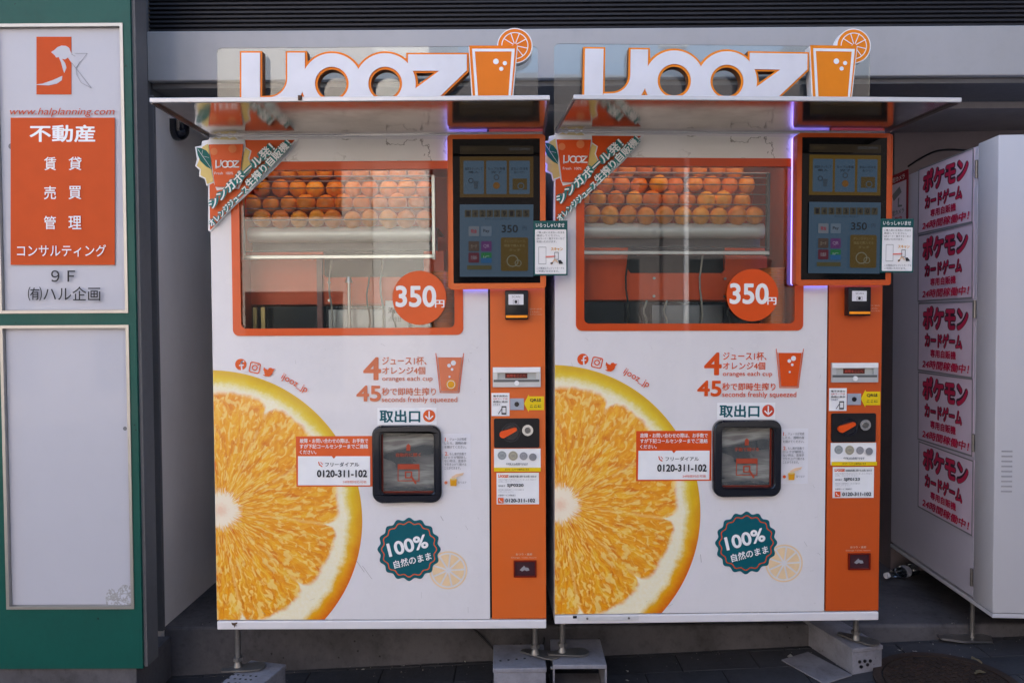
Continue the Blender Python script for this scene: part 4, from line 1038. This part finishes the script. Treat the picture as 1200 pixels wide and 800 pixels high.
    bm.faces.new(A[::-1]); bm.faces.new(B)
    for i in range(4): bm.faces.new((A[i], A[(i+1) % 4], B[(i+1) % 4], B[i]))
    fin('canopy_sheet', bm, CANOPY, ca)
    bm = bmesh.new(); box(bm, XL+sh, XR+sh, y0-.008, y0+.001, z0-.004, z0+.010, bev=.002); fin('front_lip', bm, plain('lip_steel', (.62, .62, .64), .35, .3), ca)
    for x in (XL, XR-.006):
        bm = bmesh.new(); A = [bm.verts.new((x+dx+e_, y, z)) for z in (z0-.006, z0+.0015) for (dx, y) in ((sh, y0+.002), (0, y1)) for e_ in (0, .006)]
        for q in ((0, 1, 3, 2), (4, 6, 7, 5), (0, 4, 5, 1), (2, 3, 7, 6), (0, 2, 6, 4), (1, 5, 7, 3)): bm.faces.new([A[i] for i in q])
        fin('side_lip', bm, plain('lip_dark_steel', (.20, .19, .20), .35, .5), ca)
    bm = bmesh.new(); box(bm, XL, XR, -.010, .006, ZT-.001, ZT+.004); fin('hinge_bar', bm, plain('lip_steel', (.62, .62, .64), .35, .3), ca)
    if v == 0:
        c_ = M(351.5, 114, -.44); bm = bmesh.new(); cyl(bm, (c_[0], -.44, c_[1]+.004), (c_[0], -.44, c_[1]-.008), .006, n=12); fin('bolt', bm, plain('rust', (.10, .05, .03), .8), ca)
    # ---- rooftop sign
    rs = empty('rooftop_sign'); rs.parent = root
    RY = .03
    U = (lambda x, y: M(160+x/2.4, y/2.4, RY)); UP = lambda pts: [U(*p) for p in pts]
    OE = plain('sign_edge_orange_%s' % side, s2l((240, 126, 4)) if v == 0 else s2l((244, 140, 8)), .45)
    SW = plain('sign_face_white', (.80, .80, .86), .4, coat=.2); SIDE = plain('sign_side_brown', s2l((120, 70, 34)), .5)
    def arc(cx_, cy_, r, a, b, n=16): return [(cx_+r*math.cos(rad(a+(b-a)*i/n)), cy_+r*math.sin(rad(a+(b-a)*i/n))) for i in range(n+1)]
    # outer (orange) and inner (white) outlines in the same units
    letters = [
        [[(296, 150), (348, 150), (348, 326), (296, 326)]],
        [[(425, 150), (474, 150), (474, 222)]+arc(372, 222, 102, 0, 90)+[(350, 324), (350, 276)]+arc(372, 222, 53, 90, 0)],
        [circ(550, 237, 85.5, 56), circ(550, 237, 47.5, 48)],
        [circ(700, 237, 85.5, 56), circ(700, 237, 47.5, 48)],
        [[(764, 155), (929, 155), (929, 200), (800, 324), (740, 324), (742, 282), (852, 201), (764, 201)]]]
    for i, L_ in enumerate(letters):
        lt = empty('letter'); lt.parent = rs
        k = .0004*i
        big = [[*U(*p)] for p in offset_poly(L_[0], 5.5)]
        if len(L_) > 1: outer = [UP(circ(L_[0][0][0]-85.5, 237, 92, 56)), UP(circ(L_[0][0][0]-85.5, 237, 40.5, 48))]
        else: outer = [[tuple(p) for p in big]]
        bm = bmesh.new(); prism(bm, outer, RY-k, RY+.035-k, 0, 1)
        prism(bm, [UP(l) for l in L_], RY-.004-k, RY-.0005-k, 2)
        finish('letter', bm, [OE, SIDE, SW], rs); bpy.data.objects.remove(lt)
    cup = Print(lambda x, y: U(x, y), RY-.006, .0007)
    cup.poly([(934, 134), (1072, 134), (1054, 330), (946, 330)], WHITE_B, thick=.04); cup.k = 2
    cup.poly([(936, 131), (1070, 131), (1051, 330), (950, 330)], OE, thick=.002)
    cup.poly([[(944, 140), (1064, 140), (1048, 330), (957, 330)], [(952, 148), (1055, 148), (1042, 330), (965, 330)]], WHITE_B)
    cup.disc(1011, 176, 8, WHITE_B, 20); cup.disc(1036, 181, 6, WHITE_B, 20); cup.disc(1026, 197, 6, WHITE_B, 20)
    cup.done('cup_emblem', rs)
    sl_ = Print(lambda x, y: U(x, y), RY+.002, .0006)
    sl_.poly(circ(1064, 129, 50, 48), WHITE_B, thick=.03); sl_.disc(1064, 129, 47, OE, 48); sl_.ring(1064, 129, 38, 35.5, WHITE_B, 40)
    for i in range(9):
        a = 2*math.pi*i/9+.2; sl_.line([(1064+6*math.cos(a), 129+6*math.sin(a)), (1064+36*math.cos(a), 129+36*math.sin(a))], 2.4, WHITE_B)
    sl_.done('slice_emblem', rs)
    p0 = M(256, 150, .08); p1 = M(630, 54.5, .08)
    bm = bmesh.new(); prism(bm, [rrect(p0[0], ZT+.002, p1[0], p1[1], .02)], .075, .079); fin('acrylic_back_plate', bm, ACRY, rs)
    # ---- legs
    for (lx, ly) in LEGS[v]:
        lg = empty('levelling_leg'); lg.parent = root; lg.location = (lx, ly, 0)
        wq = RM @ Vector((lx, ly, 0)); top = FOOT[v].get((lx, ly), STEPZ if ly > .4 else slope(wq.x))
        H = top-wq.z
        bm = bmesh.new(); cyl(bm, (0, 0, 0), (0, 0, H+.008), .010, n=14); cyl(bm, (0, 0, H+.012), (0, 0, H+.030), .017, .011, n=14); cyl(bm, (0, 0, -.014), (0, 0, -.001), .019, n=6); cyl(bm, (0, 0, H+.034), (0, 0, H+.046), .018, n=6)
        finish('bolt_rod', bm, ZINC, lg, smooth=True)
        bm = bmesh.new(); rot_ = random.uniform(-1.0, 1.0); e = .036
        pts = [(-.11, 0)]+[(.05+.035*math.cos(t), .035*math.sin(t)) for t in [rad(-90+180*i/8) for i in range(9)]]
        cs_, sn_ = math.cos(rot_), math.sin(rot_)
        lo = [(x*cs_-y*sn_, x*sn_+y*cs_) for x, y in [(-.075, -.012), (-.075, .012), (.03, .034)]+[(.05+.03*math.cos(t), .034*math.sin(t)) for t in [rad(80-160*i/8) for i in range(9)]]+[(.03, -.034)]]
        prism(bm, [lo], 0, .005); bmesh.ops.rotate(bm, verts=bm.verts[:], cent=(0, 0, 0), matrix=Matrix.Rotation(rad(90), 3, 'X'))
        bmesh.ops.translate(bm, verts=bm.verts[:], vec=(0, 0, H+.006)); 
        bmesh.ops.translate(bm, verts=bm.verts[:], vec=(0.02*cs_, .02*sn_, 0)); o = finish('foot_plate', bm, ZINC, lg)
    # ---- oranges lying in the basket (things of their own)
    rows = [('bottom', 257, .105, 0.5), ('second', 238.5, .135, 0.0), ('third', 221, .165, .5), ('top', 202, .195, 0.0)]
    zprev = None
    for ri, (nm, py, Y, off) in enumerate(rows):
        for i in range(11 if off == 0 else 10):
            pxx = 296+(i+off-(.0 if off == 0 else .0))*21.3
            if pxx > 503: continue
            x, z = M(pxx, py, Y)
            o = bpy.data.objects.new('orange', ORANGE); COL.objects.link(o)
            p = RM @ Vector((x+random.uniform(-.004, .004), Y+random.uniform(-.006, .006), z+random.uniform(-.0035, .0035)))
            o.location = p; o.rotation_euler = (random.uniform(0, 6), random.uniform(0, 6), random.uniform(0, 6)); s_ = random.uniform(.91, 1.05); o.scale = (s_, s_*random.uniform(.97, 1.02), s_)
            tag(o, '%s orange from the left in the %s row of the %s juice machine window' % (ORD[i], nm, side), 'orange', 'oranges in the %s juice machine' % side)
    if v == 1:
        for i in range(4):
            x, z = M(384+i*26, 312, .175)
            o = bpy.data.objects.new('orange', ORANGE); COL.objects.link(o); o.location = RM @ Vector((x, .30, z-.012)); o.rotation_euler = (i, 2*i, i)
            tag(o, '%s orange from the left in the notch below the right machine steel trough' % ORD[i], 'orange', 'oranges waiting in the notch')
    return root

# supports under the machines (heights found first so that the feet stand on them)
def leg_local(px, py, Y): return M(px, py, Y)[0]
LZ = [(leg_local(279, 770, .10), .10), (leg_local(627, 745, .13), .13)]
BACKL = [(XL+.1, .70), (XR-.1, .70)]
inv2 = (Matrix.Translation(LOC2) @ MAT2).inverted()
q1_ = inv2 @ at(659, 745, .13); q2_ = inv2 @ at(1003, 740, .24)
LEGS = [LZ+BACKL, [(q1_.x, q1_.y), (q2_.x, q2_.y)]+BACKL]
TOPS = {'a': at(290, 788, .02).z, }
ZB1 = 1.40-(773-368)/900*(2.7+.16)        # top of the pale block, back edge seen at y = 773
ZB1 = at(283, 774, .17).z; ZB2 = at(610, 757, .22).z; ZB3 = at(680, 752, .24).z; ZB4 = at(1006, 757, .20).z
FOOT = [{LZ[0]: ZB1, LZ[1]: ZB2}, {LEGS[1][0]: ZB3, LEGS[1][1]: ZB4}]
MACH = [machine(0), machine(1)]

LAV = worn('pale_grey_painted_steel', (.28, .275, .31), (.09, .08, .085), rough=.45, scale=7, amount=.75, spots=.9)
def local(o, par): o.parent = par
# left block: white box with drain holes
def block(name, label, x0, x1, y0, y1, ztop, rz, holes=(), open_=False, open_side=False):
    cx_, cy_ = (x0+x1)/2, (y0+y1)/2; zb = slope(cx_)
    r_ = empty(name, (cx_, cy_, zb), rz, label=label, cat='support block', group='steel blocks under the machine feet')
    hx, hy, H = (x1-x0)/2, (y1-y0)/2, ztop-zb
    bm = bmesh.new(); box(bm, -hx, hx, -hy, hy, H-.016, H, bev=.003); tp = finish('top_plate', bm, LAV, r_)
    if open_:
        for sx_ in (-1, 1):
            bm = bmesh.new(); box(bm, min(sx_*hx, sx_*(hx-.006)), max(sx_*hx, sx_*(hx-.006)), -hy+.004, hy-.004, -.02, H-.0165); finish('side_plate', bm, LAV, r_)
        bm = bmesh.new(); box(bm, -hx-.005, hx+.005, -hy+.01, hy+.01, -.02, .008); finish('floor_plate', bm, LAV, r_)
        bm = bmesh.new(); cyl(bm, (-hx-.008, -hy+.02, H-.02), (-hx+.001, -hy+.02, H-.02), .007, n=10); finish('bolt', bm, ZINC, r_)
    else:
        bm = bmesh.new(); box(bm, -hx+.003, hx-.003, -hy+.003, hy-.003, -.03, H-.0165, bev=.002); finish('side_shell', bm, LAV, r_)
    if holes:
        bm = bmesh.new()
        for (a, b_) in holes: cyl(bm, (a, b_, H+.0002), (a, b_, H+.0012), .0045, n=10)
        finish('drain_holes', bm, BLACK, r_)
    return r_
h = [(-.07+i*.022+random.uniform(-.004, .004), y_+i*.002) for i in range(5) for y_ in (-.02, .012, .04)]
a = at(237, 800, -.10); b_ = at(320, 780, .10)
block('support_block', 'pale grey steel block with drain holes under the left foot of the left juice machine', a.x+.03, b_.x-.0, -.16, .165, ZB1, rad(-14), [(x, y) for x, y in h])
a = at(577, 785, .04); b_ = at(640, 785, .04)
block('support_block', 'lavender grey steel block with closed front under the right foot of the left juice machine', a.x, b_.x, .035, .24, ZB2, rad(1), [(-.07+i*.03, -.04+.006*i) for i in range(4)])
a = at(648, 778, .05); b_ = at(711, 778, .05)
block('support_block', 'open fronted steel stand under the left foot of the right juice machine', a.x, b_.x, .045, .27, ZB3, rad(0), open_=True)
# right wedge bracket
a = at(985, 775, .19); b_ = at(1027, 775, .19)
r_ = block('support_block', 'low steel wedge with punched holes under the right foot of the right juice machine', a.x-.0, b_.x, .19, .50, ZB4, rad(14))
bm = bmesh.new()
for (qx, qz) in ((-.035, .045), (-.012, .045), (.012, .043), (-.028, .025), (0.0, .03)): cyl(bm, (qx, -.1525-.0005, qz), (qx, -.1555, qz), .0065, n=12)
o = finish('punched_holes', bm, BLACK, r_)
a = at(955, 770, .25)
bm = bmesh.new(); box(bm, -.07, .07, -.11, .11, 0, .005, bev=.001)
fp = finish('steel_plate', bm, LAV, label='thin scuffed steel plate lying flat on the paving beside the low wedge', cat='plate'); fp.location = (a.x, .24, slope(a.x)+.003); fp.rotation_euler = (0, -.044, rad(24))

# ------------------------------------------------------------------ locker at the right
LKR = worn('locker_white_enamel', (.60, .575, .66), (.44, .41, .46), rough=.4, scale=1.3, amount=.2, streak=3, coat=.2)
LKF = worn('locker_front_enamel', (.58, .57, .60), (.46, .45, .47), rough=.4, scale=1.0, amount=.15, streak=3, coat=.2)
LA = rad(-3.55); L0 = at(1163, 722, .20)
lk = empty('locker_vending_machine', (L0.x, L0.y, L0.z), LA, label='tall white locker style card vending machine with red lettered sheets on its side', cat='locker')
def lhit(px, py):      # (distance behind the front, height) of a photo position on the locker's left side
    d = ray(px, py); n = Vector((math.cos(LA), math.sin(LA), 0)); P0 = Vector((L0.x, L0.y, 0))
    t = (P0-EYE).dot(n)/d.dot(n); p = EYE+d*t; q = Matrix.Rotation(-LA, 3, 'Z') @ (p-L0); return q.y, q.z
LH = lhit(1163, 161)[1]; LD = lhit(1143, 400)[0]
bm = bmesh.new(); box(bm, 0, .72, 0, LD-.002, .012, LH, bev=.006); dr = finish('door', bm, LKF, lk, smooth=True)
LDEP = lhit(1078, 400)[0]
bm = bmesh.new(); box(bm, .003, .72, LD+.002, LDEP+.30, .02, LH-.008, bev=.003); sd = finish('cabinet', bm, LKR, lk)
bm = bmesh.new(); box(bm, .001, .72, .002, LDEP+.30, -.006, .0105, bev=.002); finish('plinth', bm, LKF, lk)
for pyy in (198, 362, 520, 680):
    zc = lhit(1146, pyy)[1]; bm = bmesh.new(); cyl(bm, (-.004, LD, zc-.035), (-.004, LD, zc+.035), .0055, n=10); finish('hinge', bm, ZINC, lk, smooth=True)
for i in range(9):
    zc = (724-551.5+23.5-i*5.9)/900*2.9; bm = bmesh.new(); box(bm, .025, .065, -.0012, .0005, zc-.003, zc+.003, bev=.0008); finish('vent_slot', bm, plain('vent_shadow_grey', (.36, .35, .37), .6), dr)
legx, legy = .02, .22
bm = bmesh.new(); gz_ = slope(L0.x)-L0.z
cyl(bm, (legx+.02, legy, gz_+.01), (legx+.02, legy, -.002), .009, n=12); o = finish('levelling_leg', bm, ZINC, lk, smooth=True)
bm = bmesh.new(); lo = [(-.13, -.03), (.05, -.045), (.08, -.01), (.06, .04), (-.05, .045), (-.13, .02)]
prism(bm, [lo], 0, .008); bmesh.ops.rotate(bm, verts=bm.verts[:], cent=(0, 0, 0), matrix=Matrix.Rotation(rad(90), 3, 'X')); bmesh.ops.translate(bm, verts=bm.verts[:], vec=(legx+.02, legy, gz_+.012)); finish('foot_plate', bm, STEEL, o)
# notice sheets: u runs from far to near along the side
sheet = plain('notice_sheet_pinkish_white', (.78, .66, .78), .4)
REDP = plain('sheet_red_ink', s2l((206, 44, 84)), .5)
MAROON = plain('sheet_outline_ink', (.06, .03, .05), .5)
def side_sheet(py_top_near, py_bot_near, py_top_far, py_bot_far, tilt, n):
    yn, z1 = lhit(1142, py_top_near); _, z0 = lhit(1142, py_bot_near); yf, zf1 = lhit(1077, py_top_far); _, zf0 = lhit(1077, py_bot_far)
    w_ = yf-yn-.004; H = ((z1-z0)+(zf1-zf0))/2
    zc = (z0+z1+zf0+zf1)/4
    bm = bmesh.new()
    prism(bm, [[(0, 0), (w_, 0), (w_, H-.004), (0, H-.004)]], -.0015, 0)
    s_ = finish('notice_sheet', bm, sheet, lk); s_.location = (.0025, yf, zc-H/2+.002)
    s_.rotation_euler = (0, rad((.5, -.35, .2, -.5, .45)[n]), rad(-90))
    P = Print(lambda x, y: (x*w_, y*H), -.0017, .0006)
    P.text('ポケモン', .08, .60, .91, .93, REDP, bold=.05, up=1, outline=MAROON, ow=.09)
    P.text('カードゲーム', .13, .35, .82, .555, REDP, bold=.04, up=1, outline=MAROON, ow=.09)
    P.text('専用自販機', .25, .215, .72, .325, REDP, bold=.04, up=1)
    P.text('24時間稼働中！', .09, .05, .95, .17, REDP, bold=.035, up=1, shear=.15)
    P.poly([[(.0, .0), (1, 0), (1, .985), (0, .985)], [(.012, .02), (.988, .02), (.988, .965), (.012, .965)]], INK_G)
    P.done('lettering', s_)
    return s_
tops_n = [172, 261, 351, 441, 531, 621]; tops_f = [197, 274, 354, 437, 521, 601]
for i in range(5): side_sheet(tops_n[i], tops_n[i+1], tops_f[i], tops_f[i+1], 0, i)
# return wall behind the locker, with the red camera notice
rwd = LDEP+.32
rp = lk.matrix_world if False else (Matrix.Translation(L0) @ Matrix.Rotation(LA, 4, 'Z'))
wp = rp @ Vector((.012, rwd, 0))
bm = bmesh.new(); box(bm, 0, 1.6, 0, 1.2, -.4, fzb-.051-L0.z+.0)
rw = finish('return_wall', bm, RW, label='dim mauve grey wall return behind the card locker under the soffit', cat='wall'); rw.location = wp; rw.rotation_euler = (0, 0, LA)
# notice: on the locker's far side portion
yn, z1 = lhit(1066, 198); _, z0 = lhit(1066, 262); yf, _ = lhit(1041, 230)
bm = bmesh.new(); w_ = yf-yn; H = z1-z0
prism(bm, [[(0, 0), (w_, 0), (w_, H), (0, H)]], -.0015, 0); redw = plain('notice_red_border', s2l((150, 34, 48)), .5)
cn = finish('camera_notice', bm, redw, label='red and white security camera notice on the wall beside the card locker', cat='notice')
cn.matrix_world = rp @ Matrix.Translation((-.0045, yf, z0)) @ Matrix.Rotation(rad(-90), 4, 'Z')
bb = finish  # notice board stands off the locker side on a thin plate
P = Print(lambda x, y: (x*w_, y*H), -.0017, .0005)
P.poly([(.08, .05), (.92, .05), (.92, .82), (.08, .82)], sheet)
P.text('防犯カメラ', .15, .85, .85, .95, WHITE_B, up=1, bold=.02)
P.poly([(.25, .62), (.62, .74), (.72, .62), (.35, .50)], INK_G); P.poly([(.55, .52), (.62, .54), (.60, .40), (.75, .38), (.75, .35), (.55, .36)], INK_G)
P.text('防犯カメラ', .15, .22, .85, .32, INK_G, up=1, bold=.03); P.text('作動中', .25, .09, .75, .18, REDP, up=1, bold=.03)
P.done('lettering', cn)

# ------------------------------------------------------------------ small things
# dome security camera at the upper left
c_ = at(209, 165, .62)
sc_ = empty('security_camera', (c_.x, c_.y, c_.z+.105), label='black dome security camera with white collar under the left end of the canopy', cat='camera')
bm = bmesh.new(); prof = [(0, -.105)]+[(.046*math.sin(rad(a_)), -.06-.045*math.cos(rad(a_))) for a_ in range(15, 91, 15)]+[(.046, -.02)]
lathe(bm, prof, n=28); finish('dome', bm, BLACKG, sc_, smooth=True)
bm = bmesh.new(); lathe(bm, [(.046, -.022), (.052, -.02), (.052, .02), (.04, .03), (0, .03)], n=28); finish('collar', bm, WHITE_IN, sc_, smooth=True)
bm = bmesh.new(); dxw = c_.x-lw
box(bm, -dxw+.001, -.03, -.018, .018, .002, .028, bev=.004); finish('bracket', bm, plain('bracket_grey', (.30, .30, .30), .5), sc_)
# cable from the camera
def cable(name, pts, r, m, **k):
    cu_ = bpy.data.curves.new(name, 'CURVE'); cu_.dimensions = '3D'; sp = cu_.splines.new('NURBS'); sp.points.add(len(pts)-1)
    for q, p in zip(sp.points, pts): q.co = (*p, 1)
    sp.use_endpoint_u = True; sp.order_u = 3; cu_.bevel_depth = r; cu_.bevel_resolution = 2
    ob = bpy.data.objects.new(name, cu_); COL.objects.link(ob); me = bpy.data.meshes.new_from_object(ob); bpy.data.objects.remove(ob)
    o = bpy.data.objects.new(name, me); COL.objects.link(o); me.materials.append(m); return tag(o, **k)
pp = [at(187, 124, .60), at(188, 138, .58), at(190, 150, .56), at(197, 156, .57)]
o = cable('camera_cable', [(p.x, p.y, p.z) for p in pp], .003, WHITE_IN); o.parent = sc_; o.matrix_parent_inverse = Matrix.Translation(-sc_.location)
# loose cable on top of the locker
pp = [at(1060, 196, 1.0), at(1085, 178, .9), at(1110, 168, .8), at(1140, 165, .6)]
zl = L0.z+LH+.004
cable('black_cable', [(L0.x+.03+.02*i, L0.y+LDEP+.1-.13*i, zl+(.02, .055, .045, .006)[i]) for i in range(4)], .005, BLACK, label='slack black cable lying along the top of the card locker', cat='cable')
# crushed plastic bottle on the step
b0 = atz(1052, 673, STEPZ+.03); 
CLR = glass('clear_bottle_plastic', (.80, .83, .86), .12, .10)
bt = empty('plastic_bottle', (b0.x+.035, b0.y+.03, STEPZ+.034), label='crushed clear plastic bottle lying on the step beneath the card locker', cat='bottle')
bt.rotation_euler = (rad(90), 0, rad(-62))
bm = bmesh.new(); prof = [(0, -.10), (.026, -.10), (.031, -.09), (.031, -.05), (.027, -.045), (.031, -.04), (.031, .0), (.026, .005), (.031, .01), (.031, .045), (.018, .08), (.012, .09), (.012, .105)]
lathe(bm, prof, n=18)
for v_ in bm.verts: v_.co.x *= 1+.18*math.sin(v_.co.z*70); v_.co.y *= .82+.12*math.sin(v_.co.z*110)
finish('bottle_body', bm, CLR, bt, smooth=True)
bm = bmesh.new(); lathe(bm, [(0, .118), (.014, .118), (.0145, .103), (0, .103)], n=16); finish('cap', bm, WHITE_IN, bt)
bm = bmesh.new(); lathe(bm, [(.0318, -.03), (.0318, .005)], n=18)
for v_ in bm.verts: v_.co.x *= 1.05; v_.co.y *= .88
finish('wrapper', bm, plain('bottle_wrapper', (.42, .44, .55), .4), bt)
# bits of litter
LEAFD = plain('dry_leaf', (.30, .24, .14), .7); PAP = plain('scrap_paper', (.60, .58, .54), .7)
spots = [(927, 770, 'pale torn paper scrap on the dark paving left of the flat steel plate', PAP, .022), (722, 763, 'dry straw coloured leaf scrap beside the open steel stand', LEAFD, .018),
         (735, 785, 'tiny white crumb of paper on the paving right of the open steel stand', PAP, .008), (735, 796, 'smallest white crumb of paper near the bottom edge', PAP, .007),
         (1055, 761, 'small pale crumb on the paving just above the manhole cover', PAP, .008), (1072, 762, 'pale crumb between the manhole cover and the locker foot', PAP, .008),
         (1143, 775, 'curled dry leaf lying on the manhole cover', LEAFD, .022), (1147, 790, 'flattened dry leaf on the manhole cover, nearest the camera', LEAFD, .022),
         (425, 783, 'little white crumb on the paving under the left juice machine', PAP, .007), (472, 779, 'grey crumb on the paving under the middle of the left juice machine', PAP, .006), (545, 774, 'beige crumb on the paving left of the closed steel block', PAP, .006)]
for (pxx, pyy, lab, m_, s_) in spots:
    p = atz(pxx, pyy, .0)
    for _ in range(4): p = atz(pxx, pyy, slope(p.x)+.006)
    bm = bmesh.new(); c0 = bm.verts.new((0, 0, s_*.25)); n = 9; rg = []
    for i in range(n):
        a_ = 2*math.pi*i/n; rr_ = s_*random.uniform(.45, 1.1); rg.append(bm.verts.new((rr_*1.4*math.cos(a_), rr_*.7*math.sin(a_), random.uniform(0, s_*.35))))
    for i in range(n): bm.faces.new((c0, rg[i], rg[(i+1) % n]))
    bmesh.ops.solidify(bm, geom=bm.faces[:], thickness=.0008)
    o = finish('dry_leaf' if m_ is LEAFD else 'paper_scrap', bm, m_, label=lab, cat='litter'); o.location = (p.x, p.y, slope(p.x)+(.012 if pyy > 774 and pxx > 1100 else .003)); o.rotation_euler = (0, -.044, random.uniform(0, 3))

# a black power cable drooping beneath the left machine
cable('power_cable', [(-.30, .55, .28), (-.28, .50, .16), (-.20, .455, STEPZ+.012), (-.05, .40, slope(0)+.01), (.03, .36, slope(0)+.008), (.10, .42, slope(.1)+.01), (.12, .47, STEPZ+.01), (.2, .6, STEPZ+.008)], .005, BLACK, label='black power cable drooping over the concrete step edge below the left juice machine', cat='cable')
# unseen block added at the right, past the frame: it cuts off part of the sky on that side
bm = bmesh.new(); box(bm, 3.6, 10, -3.2, 1.0, -.4, 8.5)
finish('sky_blocker', bm, UPW, label='plain tiled block added out of view beyond the card locker to shade that side', cat='building')

# grit and dust crumbs on the paving and the step
bm = bmesh.new()
for i in range(1500):
    x = random.uniform(-1.9, 2.4); y = random.uniform(-.6, 1.1) if random.random() < .6 else random.gauss(.40, .05)
    z = STEPZ if y > .45 else slope(x)+.0015
    r_ = random.uniform(.0008, .0028)*(1.6 if random.random() < .06 else 1)
    vs = [bm.verts.new((x+r_*random.uniform(.6, 1.4)*math.cos(t), y+r_*random.uniform(.6, 1.4)*math.sin(t), z)) for t in (0, 2.1, 4.2)]+[bm.verts.new((x, y, z+r_*1.1))]
    mi_ = random.choice((0, 0, 0, 1))
    for q in ((0, 1, 3), (1, 2, 3), (2, 0, 3)): bm.faces.new([vs[k] for k in q]).material_index = mi_
finish('grit', bm, [plain('grit_dark', (.07, .065, .06), .9), plain('grit_pale', (.32, .30, .27), .9)], kind='stuff', fix=False, label='scattered grit and dust crumbs on the paving and step', cat='grit')

# ------------------------------------------------------------------ the other side of the street (seen in the glass and steel)
def opposite(x0, x1, h, col, dirt, name, label, wincol, cols, rows, y=-10.5):
    r_ = empty(name, ((x0+x1)/2, y, slope((x0+x1)/2)), label=label, cat='building')
    wd = (x1-x0)/2
    bm = bmesh.new(); box(bm, -wd, wd, -7, 0, -.5, h); finish('wall', bm, worn('facade_'+name+str(int(x0)), col, dirt, rough=.8, scale=1, amount=.4), r_)
    g_ = plain('dark_window_glass', (.03, .035, .04), .08, coat=.5)
    for i in range(cols):
        for j in range(rows):
            cx_ = -wd+(i+.5)*2*wd/cols; ww = wd/cols*.62; z0_ = .6+j*3.0
            bm = bmesh.new(); box(bm, cx_-ww, cx_+ww, -.02, .03, z0_, z0_+1.7, bev=.01); finish('window', bm, g_, r_)
    return r_
opposite(-16, -2.45, 7.5, (.62, .54, .48), (.48, .42, .38), 'opposite_building', 'brick toned building across the street, left of the pale column front', None, 5, 2)
opposite(-2.40, -1.45, 9.0, (.86, .80, .74), (.72, .66, .60), 'pale_tower', 'narrow pale rendered building front across the street', None, 1, 0, -10.3)
opposite(-1.40, 8, 5.5, (.16, .14, .14), (.10, .09, .09), 'opposite_shop', 'low dark clad shop across the street, right of the pale column front', None, 4, 1)
opposite(8.1, 22, 8.0, (.48, .46, .44), (.36, .34, .33), 'opposite_block', 'grey block across the street at the far right', None, 5, 2)
lp = empty('lamp_post', (3.25, -9.0, slope(3.25)), label='white lamp post on the far side of the street', cat='lamp post')
bm = bmesh.new(); cyl(bm, (0, 0, -.1), (0, 0, 5.5), .045, .035, n=16); finish('pole', bm, WHITE_IN, lp, smooth=True)
bm = bmesh.new(); box(bm, -.4, .05, -.08, .08, 5.45, 5.55, bev=.02); finish('lamp_head', bm, WHITE_IN, lp)
